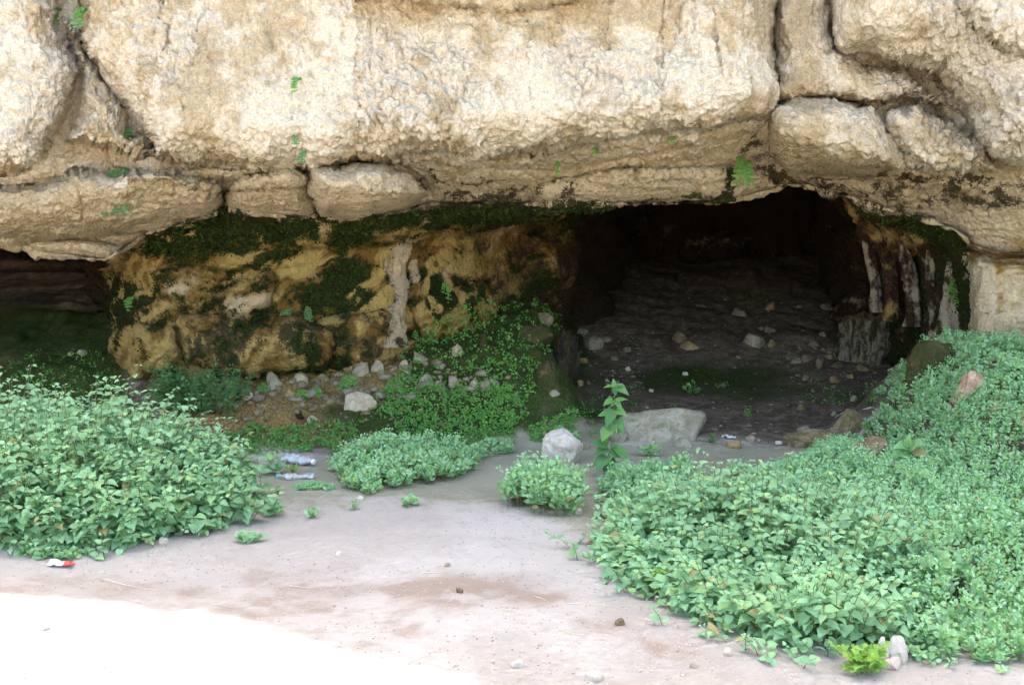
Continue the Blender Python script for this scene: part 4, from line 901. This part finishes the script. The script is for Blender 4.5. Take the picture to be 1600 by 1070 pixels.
# --- low nettle sprays by the path
for k, (lb, px, py, wq, hq) in enumerate([("small nettle lying on the path at the bush's right foot", 388, 846, 50, 16), ("isolated nettle sprig on the path right of the bush", 428, 806, 24, 26), ("nettle sprig beside the upper plastic bottle", 425, 742, 40, 40)]):
    sprout(lb, px, py, wq, hq, 440+k, 'nettle', 'nettle', 5, 3, .055, "nettle sprigs at the bush's edge", "nettle_sprig", "nettle")
# --- tall seedlings with big leaves
def seedling(label, stempx, Lv, seed, mat='seed', name="seedling", lift=0):
    r = np.random.default_rng(seed); p0, _ = ghit(*stempx[0]); Yd = p0[1]; Yd -= lift; pts = np.array([p0]+[at(x, y, Yd+.01*i) for i, (x, y) in enumerate(stempx[1:])])
    pos, ax, nr, sz, A, B, Cc = [], [], [], [], [], [], []
    for a_, b_ in zip(pts[:-1], pts[1:]): A.append(a_); B.append((a_+b_)/2); Cc.append(b_)
    for (bx, by, tx, ty, ln) in Lv:
        k = Yd/FPX; b0 = at(bx, by, Yd-.01); d_ = np.array([(tx-bx)*k, r.uniform(-.09, .01), -(ty-by)*k]); pos.append(b0); ax.append(d_); sz.append(np.linalg.norm(d_)*ln*r.uniform(.60, .85))
        nr.append([r.normal(0, .45), -.6, .75]); sp_ = pts[np.argmin(np.linalg.norm(pts-b0, axis=1))]; A.append(sp_); B.append((sp_+b0)/2+np.array([0, 0, .004])); Cc.append(b0)
    L = leaves('nettle', np.array(pos), np.array(ax), np.array(nr), np.array(sz), r, .85)
    return plant(name, label, "seedling", [(L, tuple(map(np.array, (A, B, Cc))))], mat, .004, "big-leaved seedlings")
seedling("tall seedling with drooping big leaves between the white rock and the slab", [(952, 742), (950, 715), (957, 690), (961, 660), (960, 630), (960, 600)],
 [(960, 604, 958, 588, 1.1), (962, 602, 978, 600, 1.1), (963, 604, 981, 612, 1.2), (957, 603, 938, 604, 1.1), (952, 596, 942, 590, 1.), (960, 606, 962, 620, 1.), (963, 627, 986, 618, 1.15), (962, 626, 973, 642, 1.15), (957, 625, 936, 634, 1.15), (955, 620, 948, 620, .9), (958, 627, 953, 640, .9),
  (963, 640, 984, 648, 1.15), (957, 640, 946, 664, 1.25), (960, 655, 958, 680, 1.3), (965, 655, 975, 676, 1.2), (958, 645, 932, 646, 1.1), (952, 668, 938, 686, 1.2), (950, 650, 942, 662, .9), (955, 662, 948, 678, 1.1), (968, 668, 964, 684, 1.),
  (950, 690, 930, 678, 1.), (949, 695, 915, 688, 1.1), (950, 700, 925, 708, 1.2), (955, 698, 972, 692, 1.1), (955, 703, 978, 712, 1.2), (948, 712, 928, 734, 1.2), (947, 716, 908, 728, .9), (955, 716, 962, 738, 1.2), (960, 710, 990, 708, 1.1), (952, 722, 940, 746, 1.1), (942, 716, 912, 732, 1.), (958, 725, 975, 742, 1.1), (965, 700, 985, 722, 1.1)], 501)
seedling("big-leaved seedling rising out of the herbs on the right bank", [(1425, 742), (1424, 725), (1422, 710), (1420, 700)],
 [(1418, 700, 1390, 688, 1.2), (1420, 698, 1414, 676, 1.25), (1424, 700, 1446, 688, 1.2), (1426, 704, 1456, 712, 1.3), (1418, 708, 1398, 722, 1.2), (1422, 710, 1414, 742, 1.3), (1426, 710, 1440, 738, 1.3), (1420, 702, 1404, 706, 1.), (1424, 704, 1434, 700, .8), (1422, 706, 1380, 706, 1.2), (1424, 708, 1462, 730, 1.2), (1420, 710, 1400, 738, 1.2), (1422, 702, 1430, 678, 1.2)], 502, 'lime2', lift=.16)
seedling("darker big-leaved seedling deep in the herbs near the right edge", [(1468, 905), (1467, 890), (1465, 878), (1462, 868)],
 [(1460, 872, 1420, 886, 1.1), (1463, 868, 1455, 848, 1.2), (1466, 868, 1492, 862, 1.2), (1468, 875, 1500, 885, 1.2), (1462, 880, 1445, 905, 1.2), (1466, 880, 1482, 906, 1.2), (1465, 870, 1480, 852, 1.1)], 503, 'nettle', lift=.16)
# --- yellow-green lobed plants
for k, (lb, px, py, wq, hq) in enumerate([("yellow-green lobed plant at the bottom edge beside the cracked stone", 1345, 1050, 62, 48), ("yellow-green lobed plant tucked into the nettles' left flank", 1030, 925, 44, 44), ("small yellow-green lobed plant at the upper left corner of the nettles", 995, 868, 30, 30)]):
    sprout(lb, px, py, wq, hq, 460+k, 'lime', 'lobed', 12, 4, .05, "yellow-green lobed plants", "lobed_plant", "plant")

# ---------------------------------------------------------------- litter
M_PLAST, n, l, b = newmat("clear_plastic", .18, .6); b.inputs["Transmission Weight"].default_value = .55; b.inputs["Base Color"].default_value = (.72, .76, .82, 1); b.inputs["IOR"].default_value = 1.3
M_WHITE, n, l, b = newmat("white_paper", .7, .3); q_ = NB(M_WHITE.node_tree); l.new(q_.mix(q_.noise(40, 3), (.60, .62, .66), (.80, .82, .86)), b.inputs["Base Color"])
M_RED, n, l, b = newmat("red_wrapper", .5, .4); b.inputs["Base Color"].default_value = (.60, .05, .05, 1)
M_BLUE, n, l, b = newmat("blue_cap", .5, .4); b.inputs["Base Color"].default_value = (.20, .34, .55, 1)
def bottle(label, a, b_, rad_px, seed, bend=6, cap=None):
    r = np.random.default_rng(seed); p0, _ = ghit(*a); p1, _ = ghit(*b_); k = p0[1]/FPX; R0 = rad_px*k
    p0 = p0+np.array([0, 0, R0*.6]); p1 = p1+np.array([0, 0, R0*.6]); e = empty("plastic_bottle", (p0+p1)/2); tag(e, label, "bottle", "crushed plastic bottles"); loc = (p0+p1)/2
    prof = [(0, .05), (.01, .75), (.05, 1), (.2, .95), (.35, .8), (.5, .9), (.65, 1), (.78, .95), (.86, .6), (.91, .32), (1, .30)]
    tt = np.linspace(0, 1, 44); rr = np.interp(tt, *zip(*prof))*R0*(1+.12*np.sin(tt*48)*(tt < .8)); ax = unit(p1-p0); sd = unit(np.cross(ax, [0, 0, 1.])); upv = np.cross(sd, ax)
    th = np.linspace(0, 2*math.pi, 28, endpoint=False); ctr = p0+(p1-p0)*tt[:, None]-sd*(np.sin(tt*math.pi)*bend*k)[:, None]
    V = ctr[:, None]+(rr[:, None, None])*(sd[None, None]*np.cos(th)[None, :, None]*1.15+upv[None, None]*np.sin(th)[None, :, None]*.62)
    V = V.reshape(-1, 3); V = V+fbm(V, 30, 3, .6, seed)[:, None]*upv*R0*.45; V[:, 2] = np.maximum(V[:, 2], min(p0[2], p1[2])-R0*.55)
    a_ = (np.arange(43)[:, None]*28+np.arange(28)[None]).ravel(); b2 = (np.arange(43)[:, None]*28+(np.arange(28)[None]+1) % 28).ravel()
    mesh("bottle_body", V-loc, np.stack([a_, b2, b2+28, a_+28], 1), M_PLAST, e, smooth=True)
    c0 = ctr[-1]; cv = []
    for f_, s_ in ((0, .38), (.004, .42), (.016, .42), (.018, .36), (.018, .01)): cv.append(c0+ax*f_+(sd*np.cos(th)[:, None]+upv*np.sin(th)[:, None])*R0*s_)
    cv = np.concatenate(cv); a_ = (np.arange(4)[:, None]*28+np.arange(28)[None]).ravel(); b2 = (np.arange(4)[:, None]*28+(np.arange(28)[None]+1) % 28).ravel()
    mesh("bottle_cap", cv-loc, np.stack([a_, b2, b2+28, a_+28], 1), cap or M_WHITE, e, smooth=True)
bottle("upper, wider crushed clear plastic bottle right of the nettle bush", (444, 722), (488, 728), 11, 3, 2)
bottle("lower, bent clear plastic bottle right of the nettle bush", (492, 747), (436, 748), 7.5, 4, 5, M_BLUE)
def sheet(name, label, cat, a, b_, wpx, mat, seed, crumple=.3, thick=.002, lift=.01, mat2=None, part=None):
    """a small crumpled solid strip of card or film between two ground points"""
    p0, _ = hit(*a); p1, _ = hit(*b_); k = p0[1]/FPX; W_ = wpx*k; ax = p1-p0; sd = unit(np.cross(ax, [0, 0, 1.]))
    nu, nv = 16, 8; uu, vv = np.meshgrid(np.linspace(0, 1, nu), np.linspace(-.5, .5, nv))
    V = p0+ax*uu[..., None]+sd*(vv*W_)[..., None]; V = V.reshape(-1, 3); V[:, 2] += lift+np.abs(fbm(V, 18, 3, .6, seed))*W_*crumple*2.5
    Vb = V-np.array([0, 0, thick]); n0 = len(V); F = grid_faces(nv, nu); Fb = F[:, ::-1]+n0
    bd = [(i, i+1) for i in range(nu-1)]+[((nv-1)*nu+i+1, (nv-1)*nu+i) for i in range(nu-1)]+[((j+1)*nu, j*nu) for j in range(nv-1)]+[(j*nu+nu-1, (j+1)*nu+nu-1) for j in range(nv-1)]
    Fs = np.array([(x, y, y+n0, x+n0) for x, y in bd]); loc = p0
    o = mesh(name, np.concatenate([V, Vb])-loc, np.concatenate([F, Fb, Fs]), mat); o.location = loc; tag(o, label, cat)
    if mat2:
        o.data.materials.append(mat2)
        for f_ in o.data.polygons:
            c = sum(((V_ := o.data.vertices[i].co)[0] for i in f_.vertices))/len(f_.vertices)
            if c > ax[0]*.62: f_.material_index = 1
    return o
sheet("wrapper", "crumpled white wrapper with a red end beside the flat weed mat", "wrapper", (76, 883), (115, 885), 17, M_WHITE, 5, .25, mat2=M_RED)
sheet("paper_scrap", "crumpled bluish white scrap on the dark soil right of the slab", "litter", (1128, 684), (1150, 686), 12, M_WHITE, 6, .45)
sheet("paper_strip", "thin white strip lying on the threshold ledge at its upper edge", "litter", (1304, 664), (1324, 652), 7, M_WHITE, 7, .1, lift=.06)
sheet("paper_scrap", "small white scrap by the herbs' top corner near the ledge", "litter", (1350, 650), (1362, 648), 8, M_WHITE, 8, .3, lift=.05)
M_STRAW, n, l, b = newmat("dry_straw", .7, .2); q_ = NB(M_STRAW.node_tree); l.new(q_.mix(q_.noise(30, 3), (.50, .42, .30), (.66, .58, .46)), b.inputs["Base Color"])
straws = [((160, 904), (246, 923), "longest dry straw on the path, below the nettle bush"), ((884, 944), (984, 952), "long straw pointing into the plants at the right"), ((902, 948), (936, 958), "short straw crossing the long one by the plants"),
 ((786, 952), (814, 960), "short straw left of the crossed pair"), ((448, 914), (492, 919), "faint straw in the middle left of the path"), ((330, 945), (366, 950), "short straw near the edge of the sunlit patch"),
 ((662, 895), (702, 892), "pale straw in the middle of the path"), ((836, 932), (862, 944), "slanting straw above the crossed pair"), ((880, 986), (914, 993), "short straw in the dark rut below the crossed pair"), ((210, 940), (236, 946), "short straw just above the sunlit patch"),
 ((1312, 476 + 0), (1338, 478), "dry stick far back on the cave floor by the columns")]
for k, (a_, b_, lb) in enumerate(straws):
    p0, _ = ghit(*a_); p1, _ = ghit(*b_); rr = .0022*p0[1]/4.5; n_ = 10; tt = np.linspace(0, 1, n_); P_ = p0+(p1-p0)*tt[:, None]
    P_[:, 1] += np.sin(tt*3.1)*.012*(1 if k % 2 else -1); P_[:, 2] = np.maximum(g_at(P_[:, 0], P_[:, 1])+rr*1.2, P_[:, 2]); th = np.linspace(0, 2*math.pi, 6, endpoint=False)
    V = P_[:, None]+rr*(1-.5*tt)[:, None, None]*np.stack([0*th, np.cos(th), np.sin(th)], -1)[None]; V = V.reshape(-1, 3)
    a2 = (np.arange(n_-1)[:, None]*6+np.arange(6)[None]).ravel(); b2 = (np.arange(n_-1)[:, None]*6+(np.arange(6)[None]+1) % 6).ravel()
    o = mesh("straw", V-p0, np.stack([a2, b2, b2+6, a2+6], 1), M_STRAW); o.location = p0; tag(o, lb, "straw", "dry straws lying about")

# ---------------------------------------------------------------- gravel nobody could count
def gravel(name, label, polys, n_, seed, mats, smin, smax, lim=None):
    r = np.random.default_rng(seed); TV, TF = ico(1); Vs, Fs = [], []; c_ = 0
    for poly, dens in polys:
        a_ = np.array(poly, float); lo, hi = a_.min(0), a_.max(0); c = lo+r.uniform(0, 1, (int(n_*dens), 2))*(hi-lo); c = c[sdf(c[:, 0], c[:, 1], poly) > 0]
        for (px, py) in c:
            p, _ = ghit(px, py); s_ = r.uniform(smin, smax)*(.5+r.exponential(.6)); V = TV*(1+r.normal(0, .16, (len(TV), 1)))*np.array([1, r.uniform(.6, 1), r.uniform(.35, .7)])*min(s_, smax*1.8)
            a = r.uniform(0, 3.1); V = V@np.array([[math.cos(a), -math.sin(a), 0], [math.sin(a), math.cos(a), 0], [0, 0, 1]]); Vs.append(V+p+np.array([0, 0, s_*.15])); Fs.append(TF+c_); c_ += len(TV)
    o = mesh(name, np.concatenate(Vs), np.concatenate(Fs), ST[mats]); tag(o, label, "gravel", kind='stuff')
gravel("gravel", "fine pale gravel strewn over the path", [([(-50, 850), (300, 850), (500, 780), (950, 800), (1050, 960), (1300, 1069), (-50, 1069)], 1)], 1500, 1, 'pink', .002, .006)
gravel("gravel", "pale rubble crumbs sprinkled over the dark cave floor", [([(900, 520), (1000, 520), (1010, 620), (920, 620)], .5), ([(1220, 540), (1360, 545), (1370, 600), (1230, 600)], .45), ([(980, 420), (1330, 420), (1380, 690), (1000, 690)], .9)], 480, 2, 'cave', .005, .014)
gravel("gravel", "broken stone rubble filling the slope below the wall", [([(280, 590), (480, 575), (640, 560), (800, 590), (800, 640), (560, 690), (330, 680)], 1)], 260, 3, 'brown', .008, .026)
gravel("gravel", "grey stone rubble mixed into the slope below the wall", [([(330, 590), (480, 575), (640, 560), (780, 590), (760, 620), (500, 640), (330, 640)], 1)], 360, 4, 'cave', .012, .040)
